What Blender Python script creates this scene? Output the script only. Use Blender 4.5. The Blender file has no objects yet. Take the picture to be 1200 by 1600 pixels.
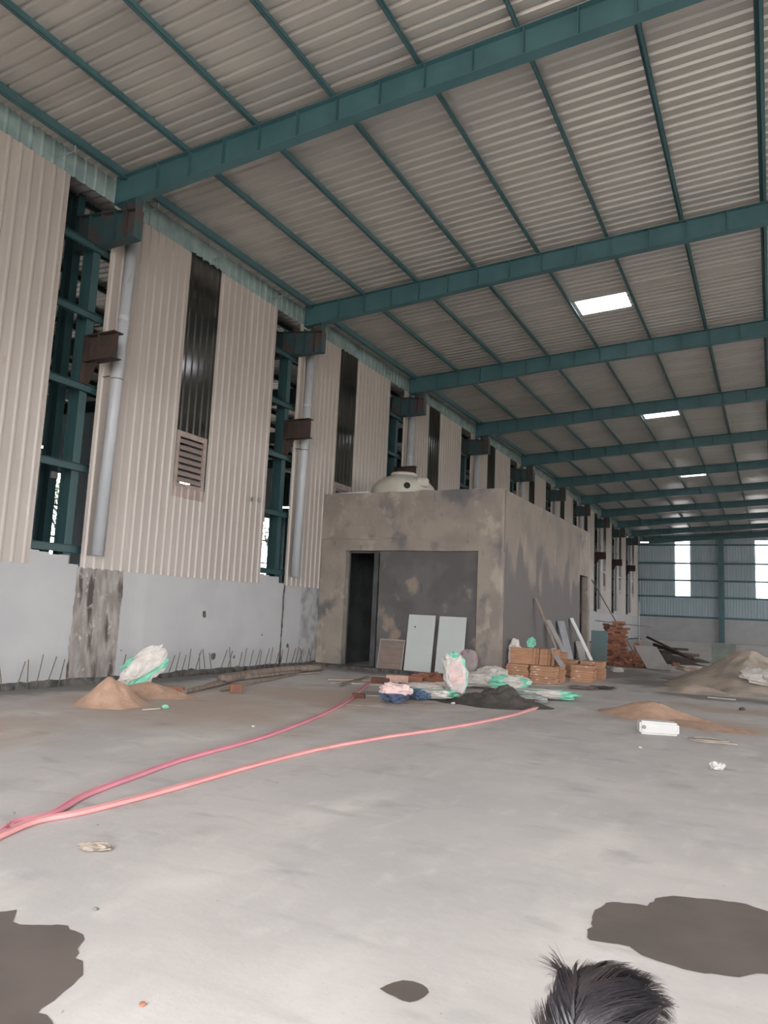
import bpy, bmesh, math, random
from mathutils import Vector, Matrix, noise, Euler
random.seed(7)
S = bpy.context.scene
COL = S.collection
# ---------------------------------------------------------------- camera
CZ = 1.7
FOC, YAW, PITCH, ROLL = 1163.49, .4832, .1305, .0461
Fv = Vector((-math.sin(YAW)*math.cos(PITCH), math.cos(YAW)*math.cos(PITCH), math.sin(PITCH)))
Rv = Vector((math.cos(YAW), math.sin(YAW), 0))
Uv = Rv.cross(Fv)
R2 = Rv*math.cos(ROLL)+Uv*math.sin(ROLL)
U2 = -Rv*math.sin(ROLL)+Uv*math.cos(ROLL)
cam = bpy.data.cameras.new('camera'); camo = bpy.data.objects.new('camera', cam); COL.objects.link(camo)
camo.matrix_world = Matrix(((R2.x, U2.x, -Fv.x, 0), (R2.y, U2.y, -Fv.y, 0), (R2.z, U2.z, -Fv.z, CZ), (0, 0, 0, 1)))
cam.sensor_fit = 'VERTICAL'; cam.sensor_height = 36; cam.lens = FOC*36/1600
cam.clip_start = .05; cam.clip_end = 500
S.camera = camo
# ---------------------------------------------------------------- light
w = bpy.data.worlds.new('overcast'); S.world = w; w.use_nodes = True
wn = w.node_tree; wn.nodes['Background'].inputs[0].default_value = (1.0, .985, .98, 1)
wn.nodes['Background'].inputs[1].default_value = 10.5
S.view_settings.view_transform = 'Standard'; S.view_settings.look = 'None'
S.view_settings.exposure = 0.0; S.view_settings.gamma = 1; S.view_settings.use_curve_mapping = False
DOOR = (-6.5, 9.5, 9.4, -6.0)      # x0, x1, height, y of the open front doorway


def portal(loc, sx, sy, rot):
    l = bpy.data.lights.new('daylight_portal', 'AREA'); l.shape = 'RECTANGLE'; l.size = sx; l.size_y = sy
    l.cycles.is_portal = True
    o = bpy.data.objects.new('daylight_portal', l); o.location = loc; o.rotation_euler = rot; COL.objects.link(o)


portal(((DOOR[0]+DOOR[1])/2, DOOR[3]+.02, DOOR[2]/2), DOOR[1]-DOOR[0], DOOR[2], (-math.pi/2, 0, 0))
portal((21.28, 36.6, 3.9), 85, 3.2, (math.pi/2, 0, math.pi/2))  # sampling portal over the open strip of the unseen right wall
# ---------------------------------------------------------------- measures (metres)
XW = -11.96; Y0 = 9.93; BAY = 6.91; YG = 79.3; YF = -6.0
ZE, SL, XE, PS = 10.14, .048, -11.48, 1.638     # rafter top at the eave purlin, slope, eave purlin x, purlin spacing
XRIDGE, XR = 4.9, 21.3
FR = [Y0+BAY*i for i in range(-1, 11)]


def zr(x): return ZE+SL*(x-XE) if x <= XRIDGE else ZE+SL*(XRIDGE-XE)-SL*(x-XRIDGE)


def ray(px, py): return Fv*FOC+R2*(px-600)-U2*(py-800)


def fl(px, py, z=0.0):
    d = ray(px, py); t = (z-CZ)/d.z
    return Vector((d.x*t, d.y*t, z))


def onx(v, px, py):
    d = ray(px, py); t = v/d.x
    return Vector((v, d.y*t, CZ+d.z*t))


def ony(v, px, py):
    d = ray(px, py); t = v/d.y
    return Vector((d.x*t, v, CZ+d.z*t))


# ---------------------------------------------------------------- helpers
class MB:
    def __init__(s): s.v = []; s.f = []; s.m = []

    def poly(s, pts, mi=0):
        b = len(s.v); s.v += [tuple(p) for p in pts]; s.f.append(tuple(range(b, b+len(pts)))); s.m.append(mi)

    def box(s, a, b, M=None, mi=0):
        x0, y0, z0 = a; x1, y1, z1 = b
        P = [(x0, y0, z0), (x1, y0, z0), (x1, y1, z0), (x0, y1, z0), (x0, y0, z1), (x1, y0, z1), (x1, y1, z1), (x0, y1, z1)]
        if M is not None: P = [tuple(M @ Vector(p)) for p in P]
        n = len(s.v); s.v += P
        for q in ((0, 3, 2, 1), (4, 5, 6, 7), (0, 1, 5, 4), (1, 2, 6, 5), (2, 3, 7, 6), (3, 0, 4, 7)):
            s.f.append(tuple(n+i for i in q)); s.m.append(mi)

    def hexa(s, P, mi=0):
        n = len(s.v); s.v += [tuple(p) for p in P]
        for q in ((0, 3, 2, 1), (4, 5, 6, 7), (0, 1, 5, 4), (1, 2, 6, 5), (2, 3, 7, 6), (3, 0, 4, 7)):
            s.f.append(tuple(n+i for i in q)); s.m.append(mi)

    def tube(s, pts, r, n=8, cap=True, mi=0):
        pts = [Vector(p) for p in pts]; rr = r if isinstance(r, (list, tuple)) else [r]*len(pts)
        b = len(s.v); up = Vector((0, 0, 1))
        for i, p in enumerate(pts):
            d = (pts[min(i+1, len(pts)-1)]-pts[max(i-1, 0)]).normalized()
            u = up if abs(d.dot(up)) < .95 else Vector((1, 0, 0))
            a = d.cross(u).normalized(); c = a.cross(d)
            for k in range(n):
                t = 2*math.pi*k/n
                s.v.append(tuple(p+a*math.cos(t)*rr[i]+c*math.sin(t)*rr[i]))
        for i in range(len(pts)-1):
            for k in range(n):
                k2 = (k+1) % n
                s.f.append((b+i*n+k, b+i*n+k2, b+(i+1)*n+k2, b+(i+1)*n+k)); s.m.append(mi)
        if cap:
            s.f.append(tuple(b+k for k in reversed(range(n)))); s.m.append(mi)
            s.f.append(tuple(b+(len(pts)-1)*n+k for k in range(n))); s.m.append(mi)

    def lathe(s, prof, c=(0, 0, 0), n=32, mod=None):
        b = len(s.v)
        for i, (r, z) in enumerate(prof):
            for k in range(n):
                t = 2*math.pi*k/n; q = r*(mod(t, i) if mod else 1)
                s.v.append((c[0]+q*math.cos(t), c[1]+q*math.sin(t), c[2]+z))
        for i in range(len(prof)-1):
            for k in range(n):
                k2 = (k+1) % n
                s.f.append((b+i*n+k, b+i*n+k2, b+(i+1)*n+k2, b+(i+1)*n+k)); s.m.append(0)
        s.f.append(tuple(b+k for k in reversed(range(n)))); s.m.append(0)
        s.f.append(tuple(b+(len(prof)-1)*n+k for k in range(n))); s.m.append(0)

    def mesh(s, name, mats, smooth=False):
        me = bpy.data.meshes.new(name); me.from_pydata(s.v, [], s.f)
        for m in (mats if isinstance(mats, (list, tuple)) else [mats]): me.materials.append(m)
        me.polygons.foreach_set('material_index', s.m)
        if smooth: me.polygons.foreach_set('use_smooth', [True]*len(s.f))
        me.update(); return me

    def build(s, name, mats, parent=None, loc=None, rot=None, smooth=False):
        return link(name, s.mesh(name, mats, smooth), parent, loc, rot)


def link(name, me, parent=None, loc=None, rot=None):
    o = bpy.data.objects.new(name, me); COL.objects.link(o)
    if loc is not None: o.location = loc
    if rot is not None: o.rotation_euler = rot
    if parent is not None: o.parent = parent
    return o


def tag(o, label=None, cat=None, group=None, kind=None):
    if label: o['label'] = label
    if cat: o['category'] = cat
    if group: o['group'] = group
    if kind: o['kind'] = kind
    return o


def thing(name, label, cat, loc=(0, 0, 0), rz=0, group=None):
    o = link(name, None, None, loc, (0, 0, rz)); return tag(o, label, cat, group)


def smooth_pts(pts, n=8):
    out = []; P = [Vector(p) for p in pts]
    for i in range(len(P)-1):
        a = P[max(i-1, 0)]; b = P[i]; c = P[i+1]; d = P[min(i+2, len(P)-1)]
        for k in range(n):
            t = k/n
            out.append(.5*((2*b)+(c-a)*t+(2*a-5*b+4*c-d)*t*t+(3*b-a-3*c+d)*t**3))
    out.append(P[-1]); return out


# ---------------------------------------------------------------- materials
def mat(name, c1, c2=None, rough=.7, scale=3, detail=4, lo=.35, hi=.65, bump=0, bscale=None, metal=0, spec=.5, vary=0,
        extra=(), coord='Object', stretch=(1, 1, 1), dist=.02):
    """procedural material: two colours mixed by noise, more colour patches in extra = (colour, scale, lo, hi, stretch)"""
    m = bpy.data.materials.new(name); m.use_nodes = True; nt = m.node_tree; N = nt.nodes; L = nt.links
    b = N['Principled BSDF']; b.inputs['Roughness'].default_value = rough; b.inputs['Metallic'].default_value = metal
    b.inputs['Specular IOR Level'].default_value = spec
    tc = N.new('ShaderNodeTexCoord')

    def nz(sc, st, det=4):
        mp = N.new('ShaderNodeMapping'); mp.inputs['Scale'].default_value = st
        L.new(tc.outputs[coord], mp.inputs['Vector'])
        n = N.new('ShaderNodeTexNoise'); n.inputs['Scale'].default_value = sc; n.inputs['Detail'].default_value = det
        L.new(mp.outputs[0], n.inputs['Vector']); return n

    def ramp(n, a, z):
        r = N.new('ShaderNodeMapRange'); r.inputs[1].default_value = a; r.inputs[2].default_value = z
        r.interpolation_type = 'SMOOTHSTEP'; L.new(n.outputs[0], r.inputs[0]); return r
    if c2 is None: c2 = tuple(x*.85 for x in c1)
    n = nz(scale, stretch, detail); r = ramp(n, lo, hi)
    mx = N.new('ShaderNodeMixRGB'); L.new(r.outputs[0], mx.inputs[0])
    mx.inputs[1].default_value = (*c1, 1); mx.inputs[2].default_value = (*c2, 1); cur = mx
    for (c, sc, a, z, st) in extra:
        r = ramp(nz(sc, st, 5), a, z)
        m2 = N.new('ShaderNodeMixRGB'); L.new(r.outputs[0], m2.inputs[0]); L.new(cur.outputs[0], m2.inputs[1])
        m2.inputs[2].default_value = (*c, 1); cur = m2
    if vary:
        oi = N.new('ShaderNodeObjectInfo'); r = N.new('ShaderNodeMapRange'); r.inputs[3].default_value = 1-vary
        r.inputs[4].default_value = 1+vary; L.new(oi.outputs['Random'], r.inputs[0])
        hs = N.new('ShaderNodeHueSaturation'); L.new(r.outputs[0], hs.inputs['Value']); L.new(cur.outputs[0], hs.inputs['Color']); cur = hs
    L.new(cur.outputs[0], b.inputs['Base Color'])
    if bump:
        bn = nz(bscale or scale*4, stretch, 6); bp = N.new('ShaderNodeBump'); bp.inputs['Strength'].default_value = bump
        bp.inputs['Distance'].default_value = dist; L.new(bn.outputs[0], bp.inputs['Height']); L.new(bp.outputs[0], b.inputs['Normal'])
    m['cur'] = cur.name
    return m


def overlay_blobs(m, blobs, col, ns=.6, thr=(.3, .7), amt=.8):
    """stains with a place of their own: soft ellipses (x, y, rx, ry) broken up by noise, in object space"""
    nt = m.node_tree; N = nt.nodes; L = nt.links; b = N['Principled BSDF']; cur = N[m['cur']]
    tc = N.new('ShaderNodeTexCoord'); acc = None
    for (x, y, rx, ry) in blobs:
        mp = N.new('ShaderNodeMapping'); mp.vector_type = 'POINT'
        mp.inputs['Location'].default_value = (-x/rx, -y/ry, 0); mp.inputs['Scale'].default_value = (1/rx, 1/ry, 0)
        L.new(tc.outputs['Object'], mp.inputs[0])
        g = N.new('ShaderNodeTexGradient'); g.gradient_type = 'SPHERICAL'; L.new(mp.outputs[0], g.inputs[0])
        if acc is None: acc = g.outputs[1]
        else:
            a = N.new('ShaderNodeMath'); a.operation = 'MAXIMUM'; L.new(acc, a.inputs[0]); L.new(g.outputs[1], a.inputs[1]); acc = a.outputs[0]
    n = N.new('ShaderNodeTexNoise'); n.inputs['Scale'].default_value = ns; n.inputs['Detail'].default_value = 6
    L.new(tc.outputs['Object'], n.inputs[0])
    a = N.new('ShaderNodeMath'); a.operation = 'MULTIPLY_ADD'; L.new(n.outputs[0], a.inputs[0]); a.inputs[1].default_value = 1.2
    s = N.new('ShaderNodeMath'); s.operation = 'ADD'; L.new(acc, s.inputs[0]); s.inputs[1].default_value = -.6
    L.new(s.outputs[0], a.inputs[2])
    r = N.new('ShaderNodeMapRange'); r.inputs[1].default_value = thr[0]; r.inputs[2].default_value = thr[1]; r.inputs[4].default_value = amt
    L.new(a.outputs[0], r.inputs[0])
    mx = N.new('ShaderNodeMixRGB'); L.new(r.outputs[0], mx.inputs[0]); L.new(cur.outputs[0], mx.inputs[1])
    mx.inputs[2].default_value = (*col, 1); L.new(mx.outputs[0], b.inputs['Base Color']); m['cur'] = mx.name


M = {}
M['floor'] = mat('floor_concrete', (.56, .53, .515), (.46, .445, .44), rough=.75, scale=.55, detail=8, lo=.3, hi=.7, bump=.25, bscale=14, dist=.01,
                 extra=(((.63, .60, .575), 1.3, .5, .75, (1, .45, 1)), ((.35, .345, .35), 2.6, .58, .8, (.5, 1.2, 1)),
                        ((.27, .25, .235), 26, .70, .76, (1, 1, 1)), ((.60, .575, .56), 6, .5, .9, (1, .5, 1)), ((.47, .45, .44), 4, .5, .85, (.35, 1.0, 1)), ((.46, .43, .42), 30, .6, .85, (1, 1, 1))))
overlay_blobs(M['floor'], [(-8.6, 9.6, 4.2, 3.4), (-7.6, 12.4, 3.6, 2.6), (-1.2, 14.2, 2.6, 1.6), (-9.5, 6.0, 2.5, 2.5), (-.6, 17, 3, 1.2)], (.45, .335, .26), ns=1.1, thr=(.15, .75), amt=.7)
overlay_blobs(M['floor'], [(-4.9, 25.5, 3.2, 4.8), (-2.6, 22.5, 2.6, 2.2), (-8.6, 18.3, 4.4, .9), (-11.6, 12, .9, 9), (-1.2, 19.6, 2.5, 1)], (.13, .125, .115), ns=1.4, thr=(.1, .6), amt=.75)
M['whitewall'] = mat('white_plaster', (.43, .432, .44), (.385, .388, .40), rough=.8, scale=1.1, lo=.35, hi=.75, bump=.12, bscale=12,
                     extra=(((.42, .42, .42), 5, .7, .8, (1, 1, 1)), ((.47, .47, .48), .8, .6, .8, (1, 1.5, .3))))
M['barewall'] = mat('stained_plaster', (.36, .33, .31), (.22, .195, .185), rough=.9, scale=3, lo=.3, hi=.65, bump=.15, bscale=12, stretch=(1, 2, .7),
                    extra=(((.07, .058, .055), 1.6, .52, .66, (1, 3.0, .55)), ((.42, .39, .37), 7, .6, .75, (1, 1, 1)), ((.5, .47, .44), 5, .6, .8, (1, 1, 1))))
M['mould'] = mat('mouldy_plaster', (.40, .40, .41), (.24, .24, .25), rough=.9, scale=3, lo=.35, hi=.7, bump=.3, bscale=12,
                 extra=(((.13, .13, .14), 2.2, .52, .8, (1, 1.3, .6)),))
M['kerb'] = mat('kerb_concrete', (.13, .125, .12), (.05, .05, .048), rough=.95, scale=6, bump=.8, bscale=14)
M['sheet'] = mat('cream_sheet', (.43, .385, .35), (.385, .345, .315), rough=.38, scale=1.2, stretch=(1, 1, .3), vary=.035, bump=.03, bscale=2,
                 extra=(((.33, .29, .26), 5, .66, .8, (1, 1, .4)),))
M['sheetfar'] = mat('gable_sheet', (.42, .50, .56), (.36, .46, .50), rough=.5, scale=.8, stretch=(1, 1, .3))  # bluish tint carries the bloom of the window sheets in the colour
M['roof'] = mat('galvalume_sheet', (.53, .51, .475), (.46, .44, .41), rough=.33, scale=1.0, stretch=(.3, 1, 1), vary=.05, spec=.5, metal=.25)
M['teal'] = mat('teal_paint', (.062, .145, .162), (.05, .122, .138), rough=.45, scale=1.5, vary=.04, bump=.04, bscale=20,
                extra=(((.12, .12, .11), 7, .68, .74, (1, 1, 1)),))
M['tealmid'] = mat('teal_paint_shaded', (.03, .075, .08), (.025, .062, .068), rough=.5, scale=1.5)  # teal paint darkened to put the shade behind the left wall into the colour
M['tealdark'] = mat('teal_dark', (.03, .075, .08), (.035, .05, .055), rough=.6, scale=2.5, lo=.4, hi=.6)  # darker teal for the adjoining shed and the column battens
M['rust'] = mat('rusty_steel', (.035, .028, .027), (.06, .035, .026), rough=.8, scale=5, bump=.2)
M['rustteal'] = mat('patchy_primer', (.035, .072, .078), (.07, .055, .055), rough=.6, scale=2.0, lo=.45, hi=.6)
M['gutter'] = mat('gutter_metal', (.30, .39, .385), (.22, .30, .30), rough=.22, scale=2, spec=.6)
M['pvc'] = mat('grey_plastic', (.43, .45, .48), (.37, .39, .42), rough=.4, scale=1.5, stretch=(1, 1, .3),
               extra=(((.22, .21, .2), 3, .66, .8, (1, 1, .5)),))
M['louvre'] = mat('louvre_metal', (.34, .27, .24), (.27, .215, .19), rough=.45, scale=4)
M['room'] = mat('cement_render', (.29, .25, .215), (.23, .20, .18), rough=.92, scale=.9, detail=7, lo=.4, hi=.62, bump=.35, bscale=9,
                extra=(((.13, .125, .13), 1.0, .53, .68, (1, .8, .9)), ((.36, .31, .26), 2.2, .56, .70, (1, 1, .8)), ((.15, .13, .12), 5, .62, .8, (1, 1, .6))))
M['roomdark'] = mat('fresh_render', (.125, .12, .122), (.098, .093, .093), rough=.92, scale=1.0, detail=7, lo=.4, hi=.6, bump=.3, bscale=9,
                    extra=(((.25, .205, .165), 1.1, .57, .66, (1, 1, 1)), ((.075, .072, .07), 3, .6, .8, (1, 1, .5))))
M['roomside'] = mat('two_tone_render', (.235, .20, .17), (.19, .165, .15), rough=.92, scale=.9, detail=7, lo=.4, hi=.62, bump=.35, bscale=9,
                    extra=(((.30, .25, .21), 1.4, .56, .74, (1, 1, .5)),))
# the newer, darker coat covers the lower wall and runs up in tongues
nt = M['roomside'].node_tree; N_ = nt.nodes; L_ = nt.links; tc = N_.new('ShaderNodeTexCoord'); sx = N_.new('ShaderNodeSeparateXYZ'); L_.new(tc.outputs['Object'], sx.inputs[0])
mp = N_.new('ShaderNodeMapping'); mp.inputs['Scale'].default_value = (1, 1, .45); L_.new(tc.outputs['Object'], mp.inputs[0])
nz_ = N_.new('ShaderNodeTexNoise'); nz_.inputs['Scale'].default_value = .8; nz_.inputs['Detail'].default_value = 7; L_.new(mp.outputs[0], nz_.inputs[0])
m1 = N_.new('ShaderNodeMath'); m1.operation = 'MULTIPLY_ADD'; L_.new(nz_.outputs[0], m1.inputs[0]); m1.inputs[1].default_value = 5.5; m1.inputs[2].default_value = .35
m2 = N_.new('ShaderNodeMath'); m2.operation = 'SUBTRACT'; L_.new(m1.outputs[0], m2.inputs[0]); L_.new(sx.outputs[2], m2.inputs[1])
r_ = N_.new('ShaderNodeMapRange'); r_.inputs[1].default_value = -.15; r_.inputs[2].default_value = .25; L_.new(m2.outputs[0], r_.inputs[0])
mx_ = N_.new('ShaderNodeMixRGB'); L_.new(r_.outputs[0], mx_.inputs[0]); L_.new(N_[M['roomside']['cur']].outputs[0], mx_.inputs[1]); mx_.inputs[2].default_value = (.135, .125, .122, 1)
L_.new(mx_.outputs[0], N_['Principled BSDF'].inputs['Base Color'])
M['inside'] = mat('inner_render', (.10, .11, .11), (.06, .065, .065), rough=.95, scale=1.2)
M['pinkhose'] = mat('pink_rubber', (.72, .27, .34), (.62, .24, .30), rough=.35, scale=2)
M['orangehose'] = mat('salmon_rubber', (.76, .36, .36), (.68, .31, .31), rough=.35, scale=2)
M['sand'] = mat('orange_sand', (.52, .34, .25), (.44, .29, .21), rough=1, scale=5, detail=8, bump=.7, bscale=40,
                extra=(((.22, .14, .10), 6, .62, .8, (1, 1, 1)),))
M['greysand'] = mat('grey_sand', (.50, .42, .345), (.36, .315, .27), rough=1, scale=2, detail=8, bump=.7, bscale=25,
                    extra=(((.56, .45, .36), 1.2, .55, .75, (1, 1, 1)),))
M['mortar'] = mat('dark_mortar', (.055, .052, .048), (.085, .075, .065), rough=.9, scale=6, bump=.8, bscale=18,
                  extra=(((.17, .14, .12), 7, .66, .76, (1, 1, 1)),))
M['brick'] = mat('brick_red', (.36, .16, .10), (.27, .12, .08), rough=.95, scale=8, bump=.5, bscale=30, vary=.22)
M['brickold'] = mat('brick_dusty', (.23, .095, .06), (.14, .07, .05), rough=.95, scale=4, bump=.5, bscale=30, vary=.35)
M['carton'] = mat('brown_cardboard', (.42, .23, .14), (.34, .185, .11), rough=.85, scale=3, stretch=(1, 1, 6), vary=.14, bump=.25, bscale=10,
                  extra=(((.27, .14, .085), 4, .6, .75, (1, 1, 4)),))
M['paper'] = mat('white_label', (.60, .575, .55), rough=.8)
M['greysheet'] = mat('grey_board', (.29, .275, .27), (.25, .24, .235), rough=.8, scale=2)
M['panelwhite'] = mat('pale_board', (.50, .53, .515), (.46, .49, .48), rough=.6, scale=.8)
M['dark'] = mat('dark_hole', (.02, .02, .02), rough=.9)
M['ply'] = mat('brown_board', (.235, .18, .15), (.19, .15, .13), rough=.85, scale=3, stretch=(1, 1, 5))
M['sack'] = mat('woven_sack', (.66, .63, .60), (.56, .52, .50), rough=.75, scale=6, bump=.3, bscale=14)
M['green'] = mat('green_plastic', (.24, .62, .46), (.19, .52, .39), rough=.6, scale=6, bump=.3, bscale=14)
M['clear'] = mat('cloudy_film', (.44, .46, .45), (.36, .39, .38), rough=.3, scale=4, bump=.5, bscale=9)
M['orangepr'] = mat('orange_print', (.75, .33, .12), rough=.7)
M['navy'] = mat('navy_cloth', (.045, .055, .10), (.07, .10, .17), rough=.9, scale=9)
M['blue'] = mat('blue_cloth', (.13, .21, .33), (.08, .12, .2), rough=.9, scale=9)
M['pinkcloth'] = mat('pink_cloth', (.72, .52, .50), (.6, .5, .5), rough=.9, scale=9)
M['timber'] = mat('grey_timber', (.255, .20, .165), (.17, .135, .115), rough=.9, scale=3, stretch=(3, 3, 1), bump=.3)
M['paletimber'] = mat('pale_timber', (.44, .37, .31), (.33, .28, .24), rough=.85, scale=4)
M['whiteplastic'] = mat('white_plastic', (.62, .62, .61), (.56, .56, .56), rough=.35, scale=2)
M['tank'] = mat('tank_plastic', (.55, .53, .46), (.48, .455, .39), rough=.4, scale=2, extra=(((.33, .30, .25), 3, .62, .78, (1, 1, .4)),))
M['wet'] = mat('wet_concrete', (.145, .122, .11), (.12, .102, .093), rough=.6, scale=2.2, spec=.25, detail=6)
M['skin'] = mat('skin', (.28, .15, .10), (.25, .13, .09), rough=.5, scale=6)
M['shirt'] = mat('shirt_cloth', (.20, .24, .30), rough=.9, scale=20)
M['trouser'] = mat('trouser_cloth', (.06, .06, .07), rough=.9, scale=20)
M['eye'] = mat('eye_white', (.7, .7, .68), rough=.3)
M['hair'] = mat('dark_hair', (.018, .016, .02), (.035, .028, .03), rough=.42, scale=12, spec=.7)
M['bark'] = mat('tree_bark', (.03, .028, .025), rough=.95)
M['leaf'] = mat('tree_leaf', (.04, .07, .03), rough=.8)
M['earth'] = mat('outside_ground', (.42, .38, .33), (.33, .30, .26), rough=1, scale=.4)
M['tarp'] = mat('teal_sheet_metal', (.10, .17, .18), (.13, .16, .16), rough=.5, scale=3, stretch=(1, 1, .5))
M['slab'] = mat('green_grey_slab', (.20, .225, .20), (.15, .17, .155), rough=.9, scale=3)
M['steelrod'] = mat('rod_steel', (.09, .08, .075), (.14, .10, .08), rough=.6, scale=8)


def emis(name, col, st):
    m = bpy.data.materials.new(name); m.use_nodes = True; b = m.node_tree.nodes['Principled BSDF']
    b.inputs['Base Color'].default_value = (*col, 1); b.inputs['Emission Color'].default_value = (*col, 1)
    b.inputs['Emission Strength'].default_value = st; return m


M['lamp'] = emis('lamp_glow', (1, .97, .98), 14)


def sheetglass(name, trans, diff, mixd, gloss=.12, rough=.2):
    """ribbed plastic: lets daylight through, scatters part of it, shines on its face"""
    m = bpy.data.materials.new(name); m.use_nodes = True; nt = m.node_tree; N = nt.nodes; L = nt.links
    N.remove(N['Principled BSDF']); out = N['Material Output']
    t = N.new('ShaderNodeBsdfTransparent'); t.inputs[0].default_value = (*trans, 1)
    d = N.new('ShaderNodeBsdfTranslucent'); d.inputs[0].default_value = (*diff, 1)
    g = N.new('ShaderNodeBsdfGlossy'); g.inputs[1].default_value = rough; g.inputs[0].default_value = (.9, .9, .9, 1)
    a = N.new('ShaderNodeMixShader'); a.inputs[0].default_value = mixd; L.new(t.outputs[0], a.inputs[1]); L.new(d.outputs[0], a.inputs[2])
    c = N.new('ShaderNodeMixShader'); c.inputs[0].default_value = gloss; L.new(a.outputs[0], c.inputs[1]); L.new(g.outputs[0], c.inputs[2])
    L.new(c.outputs[0], out.inputs[0]); return m


M['skylight'] = sheetglass('skylight_plastic', (.8, .82, .88), (.9, .92, .97), .5, .05)
M['dimmed'] = sheetglass('dimmed_plastic', (.22, .20, .17), (.2, .185, .16), .55, .14, .13)  # clear sheet darkened in colour to carry the dimness of the shed behind

# ---------------------------------------------------------------- ribbed sheet profile
def ribbed(n, pitch, amp, top=.03, side=.025):
    """profile points (u, h) of n ribs"""
    pr = [(0, 0)]
    for i in range(n):
        c = (i+.5)*pitch
        pr += [(c-top/2-side, 0), (c-top/2, amp), (c+top/2, amp), (c+top/2+side, 0)]
    pr.append((n*pitch, 0)); return pr


def sheet_mesh(name, n, pitch, amp, P, Q, m, hdir, top=.03, side=.025):
    """ribs run from line P to line Q: P(u), Q(u) give points, hdir the direction ribs stand up in"""
    mb = MB(); pr = ribbed(n, pitch, amp, top, side)
    for (a, b) in zip(pr[:-1], pr[1:]):
        mb.poly([P(a[0])+hdir*a[1], P(b[0])+hdir*b[1], Q(b[0])+hdir*b[1], Q(a[0])+hdir*a[1]])
    return mb.mesh(name, m)


# ---------------------------------------------------------------- ground and floor
mb = MB(); mb.box((-31, YF-.3, -.3), (XR+1, YG+1, 0))
floor = tag(mb.build('floor', M['floor']), 'grey concrete shed floor with sand stains', kind='structure')
mb = MB(); mb.poly([(-120, -120, -.06), (120, -120, -.06), (120, 180, -.06), (-120, 180, -.06)])
tag(mb.build('ground', M['earth']), 'bare ground outside', kind='structure')

# ---------------------------------------------------------------- roof: ceiling > roof_sheet, purlin, skylight_sheet
ceil = link('ceiling', None); tag(ceil, 'ribbed metal roof on teal purlins', kind='structure')
PD = .17                                                   # purlin depth
sk_y = [20.3, 32.8, 47.4]
X0R = -12.35


def roofpt(x): return lambda u: Vector((x, u, zr(x)+PD))


up = Vector((0, 0, 1))
roof_l = sheet_mesh('roof_sheet', 4, .25, .042, roofpt(X0R), roofpt(XRIDGE), M['roof'], up, .036, .03)
roof_r = sheet_mesh('roof_sheet', 4, .25, .042, roofpt(XRIDGE), roofpt(XR), M['roof'], up, .036, .03)
roof_a = sheet_mesh('roof_sheet', 4, .25, .042, roofpt(X0R), roofpt(-4.83), M['roof'], up, .036, .03)
roof_b = sheet_mesh('roof_sheet', 4, .25, .042, roofpt(-3.44), roofpt(XRIDGE), M['roof'], up, .036, .03)
sky_m = sheet_mesh('skylight_sheet', 4, .25, .042, roofpt(-4.83), roofpt(-3.44), M['skylight'], up, .036, .03)
y = YF-.1
ys = []
while y < YG+.3:
    nx = [s for s in sk_y if y < s-.01 < y+1.0]
    if nx and nx[0]-y < .999 and nx[0]-y > .02:
        # a short make-up sheet before the skylight column
        k = max(1, round((nx[0]-y)/.25)); ys.append((y, (nx[0]-y)/1.0, False)); y = nx[0]; continue
    is_s = any(abs(y-s) < .02 for s in sk_y)
    ys.append((y, 1.0, is_s)); y += 1.0
for (y, sc, is_s) in ys:
    for me in ((roof_a, roof_b, sky_m, roof_r) if is_s else (roof_l, roof_r)):
        o = link(me.name.split('.')[0], me, ceil, (0, y, 0)); o.scale = (1, sc, 1)
px = [XE+PS*k for k in range(0, 11)]+[XRIDGE*2-(XE+PS*k) for k in range(0, 10)]
for i, x in enumerate(px):
    mb = MB(); z = zr(x); a = .028
    dep = PD if i else PD+.06
    wv = .065 if i else .09
    mb.box((x-.004, YF, z+PD-dep), (x+.004, YG, z+PD-.002)); mb.box((x-.004, YF, z+PD-dep), (x+wv, YG, z+PD-dep+.006)); mb.box((x-wv, YF, z+PD-.008), (x, YG, z+PD-.002))
    mb.box((x+wv-.005, YF, z+PD-dep), (x+wv, YG, z+PD-dep+a))
    mb.build('purlin', M['teal'], ceil)

# ---------------------------------------------------------------- steel frames
def ibeam(mb, P0, P1, d0, d1, wf, up=Vector((0, 0, 1)), side=Vector((0, 1, 0)), tf=.014, tw=.008):
    """I-section with its top on the line P0-P1, depth d0..d1 downwards"""
    P0 = Vector(P0); P1 = Vector(P1)
    def hx(A0, A1, B0, B1, h):     # A lower line, B upper line
        s = side*h
        mb.hexa([A0-s, A1-s, A1+s, A0+s, B0-s, B1-s, B1+s, B0+s])
    hx(P0-up*tf, P1-up*tf, P0, P1, wf/2)
    hx(P0-up*d0, P1-up*d1, P0-up*(d0-tf), P1-up*(d1-tf), wf/2)
    hx(P0-up*(d0-tf), P1-up*(d1-tf), P0-up*tf, P1-up*tf, tw/2)


ORD = ['behind the camera', 'nearest in view, crossing the top of the picture', 'second from the camera', 'third from the camera', 'fourth from the camera',
       'fifth from the camera', 'sixth from the camera', 'seventh from the camera', 'eighth from the camera', 'ninth from the camera', 'last but one before the end wall', 'against the far end wall']


def rdep(x): return .60-.12*min(1, max(0, (x+11.5)/6.0))


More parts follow.
